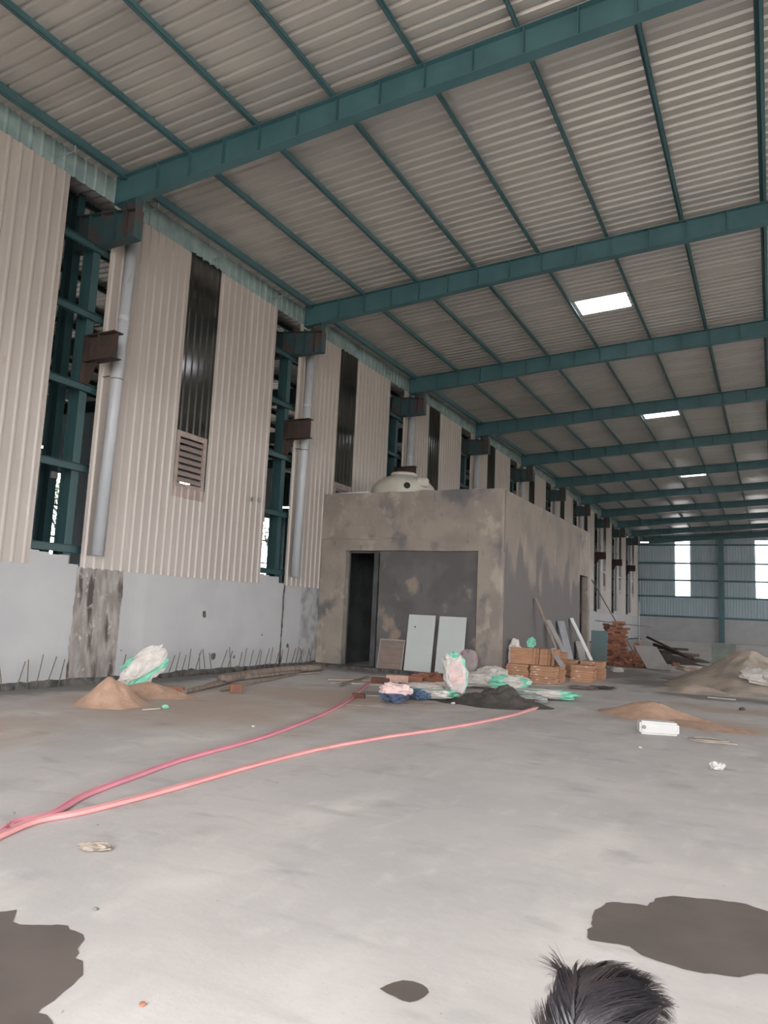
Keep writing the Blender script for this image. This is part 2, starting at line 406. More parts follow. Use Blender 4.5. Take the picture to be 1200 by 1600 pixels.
def frame_parts(root):
    mb = MB()
    xs = [-11.60, -5.6, XRIDGE]
    ibeam(mb, (xs[0], 0, zr(xs[0])), (xs[1], 0, zr(xs[1])), rdep(xs[0]), rdep(xs[1]), .20)
    ibeam(mb, (xs[1], 0, zr(xs[1])), (xs[2], 0, zr(xs[2])), .48, .48, .20)
    mb.box((xs[0]-.012, -.10, zr(xs[0])-rdep(xs[0])), (xs[0], .10, zr(xs[0])))
    mb.build('rafter', M['teal'], root)
    mb = MB(); ibeam(mb, (XRIDGE, 0, zr(XRIDGE)), (XR-.2, 0, zr(XR-.2)), .48, .6, .20); mb.build('rafter', M['teal'], root)
    st = MB(); st.box((-.006, -.092, 0), (.006, .092, 1)); sm = st.mesh('stiffener', M['teal'])
    k = 1
    while True:
        x = XE+.12+k*PS/2
        if x > XRIDGE-.3: break
        o = link('stiffener', sm, root, (x, 0, zr(x)-rdep(x)+.014)); o.scale = (1, 1, rdep(x)-.028); k += 1
    # column: two steel members standing behind the wall line, joined by battens
    mb = MB()
    def vcol(x0, x1, z1):
        mb.box((x0, -.09, 0), (x0+.012, .09, z1)); mb.box((x1-.012, -.09, 0), (x1, .09, z1)); mb.box((x0+.012, -.005, 0), (x1-.012, .005, z1))
    vcol(-12.38, -12.08, 8.8); mb.build('column', M['tealmid'], root)
    cc = root.children[-1]
    for z in (2.9, 4.6, 6.2, 7.6):
        mb = MB(); mb.box((-12.36, -.08, z), (-12.10, .08, z+.012)); mb.build('batten', M['tealdark'], cc)
    mb = MB(); mb.box((XR-.62, -.12, 0), (XR-.6, .12, 10.4)); mb.box((XR-.22, -.12, 0), (XR-.2, .12, 10.4)); mb.box((XR-.6, -.006, 0), (XR-.22, .006, 10.4)); mb.build('column', M['teal'], root)
    # upper bracket poking through the gap, with the stub that carries the rafter
    mb = MB(); ibeam(mb, (-12.69, 0, 9.52), (-10.98, 0, 9.33), .78, .60, .22)
    mb.box((-10.992, -.11, 8.74), (-10.98, .11, 9.33)); bkt = mb.build('bracket', M['rustteal'], root)
    for x in (-12.6, -12.3, -11.95, -11.6, -11.28):
        b = MB(); b.box((x, -.10, 8.76), (x+.01, .10, 9.4-.11*(x+11))); b.build('stiffener', M['rustteal'], bkt)
    mb = MB(); mb.box((-11.36, -.10, 9.33), (-11.35, .10, 9.56)); mb.box((-11.02, -.10, 9.33), (-11.01, .10, 9.56)); mb.box((-11.35, -.006, 9.33), (-11.02, .006, 9.56))
    mb.build('stub', M['rustteal'], root)
    mb = MB(); ibeam(mb, (-12.07, 0, 6.85), (-11.24, 0, 6.85), .54, .54, .24, tf=.02)
    mb.poly([(-12.15, .004, 6.33), (-12.15, .004, 5.80), (-11.95, .004, 5.9), (-11.75, .004, 6.33)])
    mb.poly([(-12.15, -.004, 6.33), (-11.75, -.004, 6.33), (-11.95, -.004, 5.9), (-12.15, -.004, 5.80)])
    mb.box((-12.08, -.12, 5.8), (-12.06, .12, 6.85)); mb.box((-12.02, -.11, 6.33), (-12.01, .11, 6.83)); mb.box((-11.70, -.11, 6.33), (-11.69, .11, 6.83))
    tag(mb.build('bracket', M['rust'], root), 'rusty brown crane bracket')


proto = thing('steel_frame', 'teal steel frame with deep rafter, '+ORD[0], 'steel frame', (0, FR[0], 0), group='steel frames of the shed')
frame_parts(proto)
for i in range(1, 12):
    r = proto.copy(); COL.objects.link(r); r.location.y = FR[i]
    r['label'] = 'teal steel frame with ribbed rafter, '+ORD[i]
    for c in list(proto.children):
        if i == 11 and c.name.split('.')[0] in ('bracket', 'stub'): continue
        d = c.copy(); COL.objects.link(d); d.parent = r
        for g in list(c.children): e = g.copy(); COL.objects.link(e); e.parent = d

# ---------------------------------------------------------------- left wall
mb = MB(); mb.box((XW-.22, YF, 0), (XW, YG, 2.26))
for i, fy in enumerate(FR):
    for k in range(5):
        a = fy-.93+k*.224; mb.box((XW-.22, a, 2.26), (XW-.005, a+.224, 2.26+[.24, .22, .19, .2, .04][k]*(1 if i < 3 else .3)))
wl = tag(mb.build('wall_left', M['whitewall']), 'white plastered masonry base wall under cream ribbed cladding', kind='structure')
mb = MB(); y = YF
rnd = random.Random(3)
while y < YG:
    d = .12 if y < 30 else 1.2; y2 = min(y+d, YG)
    h1, h2 = [.12+.05*noise.noise((0, q*1.3, 0))+.035*noise.noise((3, q*6, 0)) for q in (y, y2)]
    w1, w2 = [.05+.025*noise.noise((7, q*3, 0)) for q in (y, y2)]
    mb.hexa([(XW-.01, y, 0), (XW+w1*1.6, y, 0), (XW+w2*1.6, y2, 0), (XW-.01, y2, 0), (XW-.01, y, h1), (XW+w1*.35, y, h1), (XW+w2*.35, y2, h2), (XW-.01, y2, h2)]); y += d
mb.build('kerb', M['kerb'], wl)


def wobbly_band(y0, y1, z0, z1, th, m, seed, name, parent):
    """thin coat of plaster with a wavering edge"""
    r = random.Random(seed); mbb = MB(); n = 26; pts = []
    for i in range(n+1):
        z = z0+(z1-z0)*i/n; a = y0+.06*noise.noise((seed, z*2, 0))+r.uniform(-.012, .012); b = y1+.05*noise.noise((seed+9, z*2, 0))+r.uniform(-.012, .012)
        pts.append((a, b, z))
    for (a, b, z), (c, d, zz) in zip(pts[:-1], pts[1:]):
        mbb.hexa([(XW-.02, a, z), (XW+th, a, z), (XW+th, b, z), (XW-.02, b, z), (XW-.02, c, zz), (XW+th, c, zz), (XW+th, d, zz), (XW-.02, d, zz)])
    return mbb.build(name, m, parent)


tag(wobbly_band(10.1, 11.28, .02, 2.255, .010, M['barewall'], 1, 'bare_plaster_band', wl), 'unpainted water-stained plaster band')
tag(wobbly_band(17.95, 18.9, .02, 2.255, .008, M['mould'], 2, 'bare_plaster_band', wl), 'mouldy grey plaster band')
tag(wobbly_band(17.04, 17.10, .02, 2.255, .012, M['kerb'], 4, 'crack', wl), 'dark joint in the wall')
# patch of broken plaster and pock marks
for (yy, zz, rr) in ((13.87, 1.4, .10), (14.3, .42, .11), (15.1, .36, .05), (16.2, .9, .03), (11.4, .62, .02), (17.4, .6, .08)):
    mb = MB(); r = random.Random(int(yy*10)); pts = []
    for k in range(11):
        t = 2*math.pi*k/11; q = rr*r.uniform(.55, 1.1); pts.append((XW+.006, yy+q*math.cos(t)*.8, zz+q*math.sin(t)))
    mb.poly(pts); pts2 = [(XW-.01, a[1], a[2]) for a in pts]
    for k in range(11): mb.poly([pts[k], pts2[k], pts2[(k+1) % 11], pts[(k+1) % 11]])
    mb.build('chipped_hole', M['kerb'], wl)


def wallpt(z, x=XW+.004): return lambda u: Vector((x, u, z))


xd = Vector((1, 0, 0))


def wsheet(w_, z0, z1, m, nm='cladding_sheet', n=5):
    return sheet_mesh(nm, n, w_/n, .03, wallpt(z0), wallpt(z1), m, xd)


wA = 1.16; wB = 1.195
cA = wsheet(wA, 2.235, 9.8, M['sheet']); cB = wsheet(wB, 2.235, 9.8, M['sheet']); cC = wsheet(1.08, 2.235, 4.03, M['sheet'])
cC2 = wsheet(1.08, 4.9, 9.84, M['dimmed'], 'translucent_sheet')
cC3 = wsheet(1.08, 4.03, 4.28, M['louvre'], 'cladding_sheet')
cC4 = wsheet(1.08, 5.56, 9.84, M['dimmed'], 'translucent_sheet')
# louvred ventilator
lv = MB()
lv.box((0, 0, 0), (.05, 1.02, .10)); lv.box((0, 0, 1.18), (.05, 1.02, 1.30)); lv.box((0, 0, .10), (.05, .11, 1.18)); lv.box((0, .91, .10), (.05, 1.02, 1.18))
lvm = lv.mesh('louvre_frame', M['louvre'])
sl = MB(); Mx = Matrix.Rotation(math.radians(-38), 4, 'Y'); sl.box((-.005, .11, -.075), (.005, .91, .075), Mx); slm = sl.mesh('slat', M['louvre'])
PL = ['first', 'second', 'third', 'fourth', 'fifth', 'sixth', 'seventh', 'eighth', 'ninth', 'tenth', 'eleventh', 'twelfth']
for i, fy in enumerate(FR[:-1]):
    a = fy+.22
    for k, (me, off) in enumerate(((cA, 0), (cA, wA), (cB, 3.62), (cB, 3.62+wB))):
        link('cladding_sheet', me, wl, (0, a+off-(0 if k < 2 else .0)-(.22 if k > 1 else 0), 0))
    link('cladding_sheet', cC, wl, (0, fy+2.54, 0))
    link('cladding_sheet', cC3, wl, (0, fy+2.54, 0)); link('translucent_sheet', cC4, wl, (0, fy+2.54, 0))
    v = thing('louvre_vent', 'pinkish metal louvred vent set in the dark strip of the %s cladding bay' % PL[i] if i else 'metal louvred vent in the cladding bay beside the camera', 'vent', (XW-.055, fy+2.57, 4.26), group='louvred vents in the left wall')
    link('louvre_frame', lvm, v)
    for k in range(7): link('slat', slm, v, (.03, 0, .185+k*.15))
# girts, eave infill whose ribs imitate reflections in the gutter, hangers
for z in (2.52, 4.12, 5.72, 7.2, 8.62):
    mb = MB(); mb.box((XW-.10, YF, z), (XW-.094, YG, z+.15)); mb.box((XW-.094, YF, z), (XW-.03, YG, z+.006)); mb.box((XW-.094, YF, z+.144), (XW-.03, YG, z+.15))
    mb.build('girt', M['tealmid'], wl)
n = int((YG-YF)/.25)
me = sheet_mesh('eave_infill', n, .25, .03, lambda u: Vector((XW-.01, YF+u, 9.80)), lambda u: Vector((XW-.01, YF+u, zr(XW)+PD+.02)), M['gutter'], xd)  # ribbed sheet standing in for roof ribs mirrored in a glossy gutter
link('eave_infill', me, wl)
for i, fy in enumerate(FR):
    for off in (.55, 2.9, 5.3):
        mb = MB(); y = fy+off+.35; z1 = zr(XE)+.0
        mb.box((XE+.02, y, 9.98), (XE+.028, y+.03, z1)); mb.box((XW, y, 9.96), (XE+.028, y+.03, 9.975)); mb.build('gutter_hanger', M['gutter'], wl)

# drainpipes
for i, fy in enumerate(FR[:-1]):
    t = thing('drainpipe', 'grey plastic drainpipe beside the %s rusty bracket from the camera' % PL[max(i-1, 0)] if i else 'grey plastic drainpipe on the wall beside the camera', 'pipe', (XW+.17, fy+.46, 2.5), group='drainpipes on the left wall')
    mb = MB(); mb.tube([(0, 0, 0), (0, .08, 3.2), (0, .18, 7.2)], .115, 16); mb.build('pipe', M['pvc'], t, smooth=True)
    mb = MB(); mb.lathe([(.121, 0), (.121, .12), (.117, .125)], (0, .12, 4.85), 16); mb.build('socket', M['pvc'], t, smooth=True)
    mb = MB(); mb.box((-.16, -.15, 3.6), (.03, -.118, 3.615)); mb.lathe([(.119, 0), (.119, .02)], (0, .09, 3.6), 16); mb.build('clip', M['steelrod'], t)

# dowel bars along the foot of the left wall
rb = MB(); rb.tube([(0, 0, 0), (0, .002, .25), (0, 0, .5)], .010, 6); rbm = rb.mesh('dowel_bar', M['steelrod'])
rnd = random.Random(5); y = 8.0; k = 0
while y < 18.6:
    if not (9.95 < y < 11.3):
        o = link('dowel_bar', rbm, None, (XW+.13, y, 0), (rnd.uniform(-.48, -.2)+(.5 if rnd.random() < .15 else 0), rnd.uniform(-.1, .02), 0))
        o.scale = (1, 1, rnd.uniform(1.0, 1.25))
        tag(o, ('thin reinforcing bar at the foot of the white wall left of the stained band' if y < 10.2 else 'thin reinforcing bar by the white wall between stained band and dark joint' if y < 17.05 else 'thin reinforcing bar by the wall between the dark joint and the block room'), 'steel bar', 'reinforcing bars left of the stained band' if y < 10.2 else 'reinforcing bars right of the stained band' if y < 17.05 else 'reinforcing bars next to the block room')
    y += rnd.uniform(.15, .27)

# ---------------------------------------------------------------- far gable wall
mb = MB(); mb.box((-30.5, YG, 0), (XR+.3, YG+.25, 2.28)); wb = tag(mb.build('wall_back', M['whitewall']), 'pale masonry base of the far end wall', kind='structure')
wins = [(-8.55, -7.2), (-1.37, 0.0), (6.0, 7.35), (13.2, 14.5)]
cuts = [-30.5]+[c for w_ in wins for c in w_]+[XR+.3]
for j in range(0, len(cuts), 2):
    a, b = cuts[j], cuts[j+1]; nn = max(1, round((b-a)/.25))
    mb = MB(); pr = ribbed(nn, (b-a)/nn, .03)
    for (p, q) in zip(pr[:-1], pr[1:]): mb.poly([(a+p[0], YG+.1-p[1], 2.25), (a+q[0], YG+.1-q[1], 2.25), (a+q[0], YG+.1-q[1], 11.4), (a+p[0], YG+.1-p[1], 11.4)])
    mb.build('cladding_sheet', M['sheetfar'], wb)
for (a, b) in wins:
    mb = MB(); pr = ribbed(5, (b-a)/5, .03)
    for (z0, z1, nm, m) in ((2.25, 4.3, 'cladding_sheet', M['sheetfar']), (4.3, 9.9, 'translucent_sheet', M['skylight']), (9.9, 11.4, 'cladding_sheet', M['sheetfar'])):
        mb = MB()
        for (p, q) in zip(pr[:-1], pr[1:]): mb.poly([(a+p[0], YG+.1-p[1], z0), (a+q[0], YG+.1-q[1], z0), (a+q[0], YG+.1-q[1], z1), (a+p[0], YG+.1-p[1], z1)])
        mb.build(nm, m, wb)
for z in (2.28, 4.23, 5.85, 7.54, 9.37):
    mb = MB(); mb.box((-30, YG-.12, z), (XR, YG-.11, z+.17)); mb.box((-30, YG-.11, z), (XR, YG-.03, z+.01)); mb.build('girt', M['teal'], wb)
for x in (-4.36, 3.6, 11.6):
    mb = MB(); mb.box((x-.24, YG-.42, 0), (x+.24, YG-.405, zr(x)-.1)); mb.box((x-.24, YG-.14, 0), (x+.24, YG-.125, zr(x)-.1)); mb.box((x-.01, YG-.405, 0), (x+.01, YG-.14, zr(x)-.1))
    mb.build('wind_column', M['teal'], wb)

# ---------------------------------------------------------------- right wall (outside the frame) with the same gaps, plus an open strip added for more daylight
mb = MB(); mb.box((XR, YF, 0), (XR+.22, YG, 2.26)); wr_ = tag(mb.build('wall_right', M['whitewall']), 'white masonry base wall', kind='structure')
mb = MB()
for i, fy in enumerate(FR[:-1]):
    mb.box((XR+.05, fy+.22, 5.4), (XR+.08, fy+BAY-.9, 10.4))
mb.box((XR+.05, YF, 5.4), (XR+.08, FR[0]-.9, 10.4)); mb.build('cladding_sheet', M['sheet'], wr_)
# front wall with the big open doorway behind the camera
mb = MB(); x0, x1, h, yy = DOOR
mb.box((-30.5, yy-.2, 0), (x0, yy, 11.4)); mb.box((x1, yy-.2, 0), (XR+.3, yy, 11.4)); mb.box((x0, yy-.2, h), (x1, yy, 11.6))
tag(mb.build('wall_front', M['sheet']), 'front wall around the open doorway', kind='structure')

# ---------------------------------------------------------------- neighbouring shed seen through the gaps
mb = MB(); mb.box((-30.5, YF, 0), (-30.3, YG, 2.6))
zz = [(23.35, 24.7), (39.4, 41.5), (55.5, 57.5), (8.0, 9.4)]
zz.sort(); e = YF
for (a, b) in zz:
    mb.box((-30.4, e, 2.6), (-30.3, a, 11.08)); mb.box((-30.4, a, 7.5), (-30.3, b, 11.08)); e = b
mb.box((-30.4, e, 2.6), (-30.3, YG, 11.08))
wf = tag(mb.build('wall_far_left', M['sheetfar']), 'outer wall of the adjoining shed with openings', kind='structure')
for (a, b) in zz:
    for z in (4.4, 5.9):
        q = MB(); q.box((-30.3, a, z), (-30.24, b, z+.09)); q.build('girt', M['tealdark'], wf)
mb = MB(); nn = int((YG-YF)/.25); pr = ribbed(nn, .25, .034)
for (p, q) in zip(pr[:-1], pr[1:]):
    mb.poly([(-30.5, YF+p[0], 11.1+p[1]), (-30.5, YF+q[0], 11.1+q[1]), (-12.1, YF+q[0], 10.23+q[1]), (-12.1, YF+p[0], 10.23+p[1])])
ca = tag(mb.build('ceiling_annex', M['roof']), 'ribbed roof of the adjoining shed', kind='structure')
for k in range(9):
    x = -13.2-k*1.8; z = 10.28-(x+12)*.044
    q = MB(); q.box((x, YF, z-.2), (x+.008, YG, z)); q.box((x, YF, z-.2), (x+.07, YG, z-.19)); q.build('purlin', M['tealdark'], ca)
for i, fy in enumerate(FR):
    t = thing('annex_frame', 'dark teal frame of the adjoining shed behind the %s wall gap' % PL[i], 'steel frame', (0, fy, 0), group='frames of the adjoining shed')
    mb = MB(); ibeam(mb, (-12.99, 0, 10.1), (-30.3, 0, 10.85), .7, .5, .2); mb.build('rafter', M['tealdark'], t)
    mb = MB(); mb.box((-12.98, -.09, 0), (-12.968, .09, 10.05)); mb.box((-12.712, -.09, 0), (-12.70, .09, 10.05)); mb.box((-12.968, -.006, 0), (-12.712, .006, 10.05)); mb.build('column', M['tealmid'], t)
    mb = MB(); mb.box((-30.2, -2.13, 0), (-29.9, -1.9, 10.9)); mb.build('wall_post', M['tealdark'], t)
    mb = MB(); mb.box((-12.70, -.07, 4.0), (-12.65, .07, 4.13)); mb.box((-12.65, -.05, 4.05), (-12.64, .05, 4.08)); tag(mb.build('notice_box', M['whitewall'], t), 'small pale box')


def tree(x, y, h, seed, label):
    t = thing('tree', label, 'tree', (x, y, -.06), group='trees outside the adjoining shed'); r = random.Random(seed); mb = MB(); lf = MB()
    def grow(p, d, L, rad, lev):
        q = p+d*L; mid = (p+q)/2+Vector((r.uniform(-1, 1), r.uniform(-1, 1), r.uniform(-1, 1)))*L*.07
        mb.tube([p, mid, q], [rad, rad*.8, rad*.65], 6, cap=False)
        if lev == 0:
            for _ in range(5):
                c = q+Vector((r.uniform(-.5, .5), r.uniform(-.5, .5), r.uniform(-.4, .4))); a = Vector((r.uniform(-1, 1), r.uniform(-1, 1), r.uniform(-1, 1))).normalized()*.14; b = a.cross(Vector((r.random(), 1, .3))).normalized()*.09
                lf.poly([c-a, c-b, c+a, c+b])
            return
        for _ in range(3 if lev > 1 else 2):
            dd = (d+Vector((r.uniform(-1, 1), r.uniform(-1, 1), r.uniform(-.2, .7)))*.75).normalized(); grow(q, dd, L*r.uniform(.6, .85), rad*.62, lev-1)
    grow(Vector((0, 0, 0)), Vector((0, 0, 1)), h*.3, .30, 5)
    mb.build('trunk', M['bark'], t); o = lf.build('foliage', M['leaf'], t); o['kind'] = 'stuff'


tree(-36.0, 28.0, 8.0, 1, 'dark branching tree outside, seen through the first wall gap')
tree(-36.0, 48.0, 8.0, 4, 'dark branching tree outside, seen through the second wall gap')


def lamp(loc, rz, label, L=.9):
    t = thing('hanging_lamp', label, 'lamp', loc, rz, group='lit hanging lamps')
    mb = MB(); mb.box((-L/2, -.05, .0), (L/2, .05, .05)); mb.build('housing', M['whiteplastic'], t)
    mb = MB(); mb.tube([(-L/2+.02, 0, -.03), (L/2-.02, 0, -.03)], .035, 10); mb.build('tube', M['lamp'], t, smooth=True)
    ztop = (10.28-(loc[0]+12)*.044) if loc[0] < XW else zr(loc[0])+PD
    mb = MB(); mb.tube([(0, 0, .05), (0, 0, ztop-loc[2]-.02)], .006, 6); mb.build('cord', M['steelrod'], t)


p = onx(-20, 64, 697); lamp(p, .4, 'lit tube lamp hanging in the adjoining shed beside the nearest cladding edge', 1.1)
p = onx(-20, 446, 792); lamp(p, .4, 'lit tube lamp hanging in the adjoining shed behind the second wall gap', 1.3)
p = onx(-14, 289, 753); lamp(p, .9, 'small lit lamp seen under the slats of the nearest louvred vent', .3)
p = ony(76, 1007, 847); lamp(p, 0, 'bright lamp under the roof at the left end of the far wall', .8)
# ---------------------------------------------------------------- the rendered block room
RX0, RX1, RY0, RY1, RH = XW, -6.34, 18.85, 29.66, 5.07
room = thing('block_room', 'unfinished grey cement-rendered block room with flat roof inside the shed', 'room', (0, 0, 0))


def rough_box(a, b, nm, m, seed=0, amp=.012, step=.35):
    """box with slightly uneven faces and worn edges"""
    bm = bmesh.new(); bmesh.ops.create_cube(bm, size=1)
    for v in bm.verts: v.co = Vector([a[i]+(v.co[i]+.5)*(b[i]-a[i]) for i in range(3)])
    for ax in range(3):
        L = b[ax]-a[ax]; n = min(40, int(L/step))
        for k in range(1, n+1):
            co = [0, 0, 0]; co[ax] = a[ax]+L*k/(n+1); no = [0, 0, 0]; no[ax] = 1
            bmesh.ops.bisect_plane(bm, geom=bm.verts[:]+bm.edges[:]+bm.faces[:], plane_co=co, plane_no=no)
    for v in bm.verts:
        v.co += Vector((noise.noise(v.co*2+Vector((seed, 0, 0))), noise.noise(v.co*2+Vector((0, seed+5, 0))), noise.noise(v.co*2.5+Vector((0, 0, seed+9)))))*amp
    me = bpy.data.meshes.new(nm); bm.to_mesh(me); bm.free(); me.materials.append(m); return link(nm, me, room)


rough_box((RX0, RY0, 3.38), (RX1, RY0+.23, RH), 'front_beam', M['room'], 1)
rough_box((RX0+.02, RY0, 0), (-11.08, RY0+.30, 3.38), 'front_pillar', M['room'], 2)
rough_box((-6.98, RY0, 0), (RX1, RY0+.30, 3.38), 'front_pillar', M['room'], 3)
tag(rough_box((-10.0, RY0+.10, 0), (-6.98, RY0+.3, 3.38), 'infill_panel', M['roomdark'], 4), 'darker freshly rendered infill wall')
rough_box((RX0+.02, RY0-.03, 3.72), (-7.3, RY0+.02, RH-.01), 'render_coat', M['room'], 8, amp=.06, step=.2)
rough_box((RX1-.23, RY0+.3, 0), (RX1, 28.0, RH), 'side_wall', M['roomside'], 5)
rough_box((RX1-.23, 28.0, 3.33), (RX1, 29.35, RH), 'side_lintel', M['room'], 6)
rough_box((RX1-.23, 29.35, 0), (RX1, RY1, RH), 'side_pillar', M['room'], 7)
rough_box((RX0, RY1-.2, 0), (RX1-.2, RY1, RH), 'back_wall', M['roomdark'], 9)
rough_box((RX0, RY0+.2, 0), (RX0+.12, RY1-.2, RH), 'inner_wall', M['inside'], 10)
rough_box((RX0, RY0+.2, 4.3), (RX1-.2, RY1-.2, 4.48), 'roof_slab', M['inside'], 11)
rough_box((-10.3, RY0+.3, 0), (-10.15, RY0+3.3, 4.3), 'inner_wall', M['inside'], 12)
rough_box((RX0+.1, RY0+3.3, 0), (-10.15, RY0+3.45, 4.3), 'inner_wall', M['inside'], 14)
rough_box((RX0, RY0-.35, 0), (RX1-.3, RY0+.1, .09), 'doorstep', M['kerb'], 13)
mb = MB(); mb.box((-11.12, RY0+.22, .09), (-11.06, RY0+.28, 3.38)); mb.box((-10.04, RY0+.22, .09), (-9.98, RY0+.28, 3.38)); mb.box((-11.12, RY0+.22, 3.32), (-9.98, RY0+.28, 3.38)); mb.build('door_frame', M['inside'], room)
p = ony(RY0+3.28, 564, 947)
mb = MB(); mb.box((-.06, -.05, -.13), (.06, 0, .13)); mb.box((-.03, -.06, -.05), (.03, -.05, .05)); o = mb.build('switch_box', M['greysheet'], room, p)

# water tank on its roof
t = thing('water_tank', 'cream plastic water tank with domed ribbed top on the block room roof', 'tank', (-10.14, 20.55, 4.48))
mb = MB(); prof = [(.97, 0), (1.0, .04), (1.0, .8), (.99, .92), (.94, 1.04), (.84, 1.15), (.70, 1.25), (.5, 1.33), (.40, 1.36), (.36, 1.37)]
mb.lathe(prof, n=64, mod=lambda a, i: 1+(.012*math.cos(a*12) if 3 < i < 9 else 0)); mb.build('tank_body', M['tank'], t, smooth=True)
mb = MB(); mb.lathe([(.36, 1.36), (.40, 1.37), (.40, 1.44), (.38, 1.46), (.05, 1.49)], n=32); mb.build('lid', M['tank'], t, smooth=True)
mb = MB(); mb.box((.5, -.72, .92), (.9, -.45, 1.22)); o = mb.build('outlet_boss', M['tank'], t, rot=(0, 0, .25))
bv = o.modifiers.new('b', 'BEVEL'); bv.width = .09; bv.segments = 3
mb = MB(); mb.lathe([(.10, 0), (.10, .02)], n=16); mb.build('outlet_hole', M['dark'], t, loc=(.52, -.82, .93), rot=(math.radians(80), 0, math.radians(28)))
t = thing('white_pipe', 'thin white plastic pipe lying along the block room parapet', 'pipe', (0, 0, 0))
mb = MB(); mb.tube([(-11.7, RY0+.1, RH+.035), (-10.5, RY0+.1, RH+.04), (-10.45, RY0+.5, RH-.03)], .02, 8); mb.build('pipe', M['whiteplastic'], t, smooth=True)

# boards leaning on the room
def leaner(name, label, cat, p0, p1, h, th, m, lean, wall='front', extra=None, group=None):
    """board with base from p0 to p1 leaning back by lean metres"""
    p0 = Vector(p0); p1 = Vector(p1); d = (p1-p0).normalized(); nrm = Vector((0, 1, 0)) if wall == 'front' else Vector((-1, 0, 0))
    t = thing(name, label, cat, p0, group=group); w_ = (p1-p0).length
    a = Vector((0, 0, 0)); b = d*w_; up2 = nrm*lean+Vector((0, 0, math.sqrt(h*h-lean*lean))); tn = (d.cross(up2)).normalized()
    if tn.dot(nrm) > 0: tn = -tn
    mb = MB(); q = tn*th
    mb.hexa([a, b, b+q, a+q, a+up2, b+up2, b+up2+q, a+up2+q])
    o = mb.build('board', m, t)
    bv = o.modifiers.new('b', 'BEVEL'); bv.width = min(.006, th*.3); bv.segments = 1
    if extra: extra(t, a, b, up2, tn*(th))
    return t


zf = .09
yb = RY0-.20


def knobhole(t, a, b, u, n):
    mb = MB(); c = a+(b-a)*.28+u*.78+n*1.03
    mb.lathe([(.022, 0), (.022, .006)], n=12); mb.build('hole', M['dark'], t, loc=c, rot=(math.pi/2, 0, 0))


leaner('cement_board', 'pale board with a small dark hole leaning on the infill wall', 'panel', (-8.95, yb, zf), (-8.15, yb, zf), 1.53, .035, M['panelwhite'], .22, extra=knobhole, group='pale boards')
leaner('cement_board', 'pale board without a hole, leaning right of its twin behind the upright sack', 'panel', (-8.03, yb, zf), (-7.25, yb, zf), 1.52, .035, M['panelwhite'], .22, group='pale boards')


def rim(t, a, b, u, n):
    mb = MB(); d = (b-a).normalized(); uu = u.normalized(); th = .035
    for (s, e, w_) in ((a, a+u, d), (b-d*th, b-d*th+u, d), ):
        mb.hexa([s+n, s+d*th+n, s+d*th+n*1.5, s+n*1.5, e+n, e+d*th+n, e+d*th+n*1.5, e+n*1.5])
    mb.hexa([a+u-uu*th+n, b+u-uu*th+n, b+u-uu*th+n*1.5, a+u-uu*th+n*1.5, a+u+n, b+u+n, b+u+n*1.5, a+u+n*1.5])
    mb.build('edge_strip', M['greysheet'], t)


leaner('brown_board', 'square brown board with a grey edge leaning beside the dark doorway', 'board', (-9.78, yb, zf), (-9.0, yb, zf), .82, .03, M['ply'], .16, extra=rim)
M['floral'] = mat('printed_sack', (.33, .30, .29), (.28, .25, .25), rough=.8, scale=5, extra=(((.42, .10, .28), 5.5, .56, .64, (1, 1, 1)),))

# ---------------------------------------------------------------- crumpled sacks
def crumple(name, label, cat, loc, size, rot, mats, seed, amp=.16, group=None, split=None, nu=36, nv=22, flat=1.0, part='sack_body'):
    """closed, creased bag of size (length, width, thickness); split(u, v, point) picks the colour of each patch"""
    t = thing(name, label, cat, loc, group=group); mb = MB()
    L, W, T = size; so = Vector((seed*3.1, seed*1.7, seed*.9)); P = []
    for j in range(nv+1):
        v = -math.pi/2+math.pi*j/nv
        for i in range(nu):
            u = 2*math.pi*i/nu
            def se(x, e): return math.copysign(abs(x)**e, x)
            p = Vector((se(math.cos(u), .55)*se(math.cos(v), .5)*.5, se(math.sin(u), .55)*se(math.cos(v), .5)*.5, se(math.sin(v), 1.0)*.5))
            q = p*4.2+so
            d = Vector((noise.noise(q), noise.noise(q+Vector((7, 3, 1))), noise.noise(q+Vector((1, 9, 5)))))
            rg = (1-abs(noise.noise(p*7+so))*2.4)*.5+(1-abs(noise.noise(p*13+so))*2.4)*.22
            p = p+d*amp+p*rg*amp*1.3
            P.append(Vector((p.x*L, p.y*W, p.z*T)))
    E_ = Euler(rot).to_matrix(); P = [E_ @ p for p in P]; zmin = min(p.z for p in P)
    for p in P: p.z = max((p.z-zmin), 0)+.004
    mb.v = [tuple(p) for p in P]
    for j in range(nv):
        for i in range(nu):
            a = j*nu+i; b = j*nu+(i+1) % nu
            mb.f.append((a, b, b+nu, a+nu)); mb.m.append(split(i/nu, j/nv, P[a]) if split else 0)
    mb.build(part, mats, t); return t


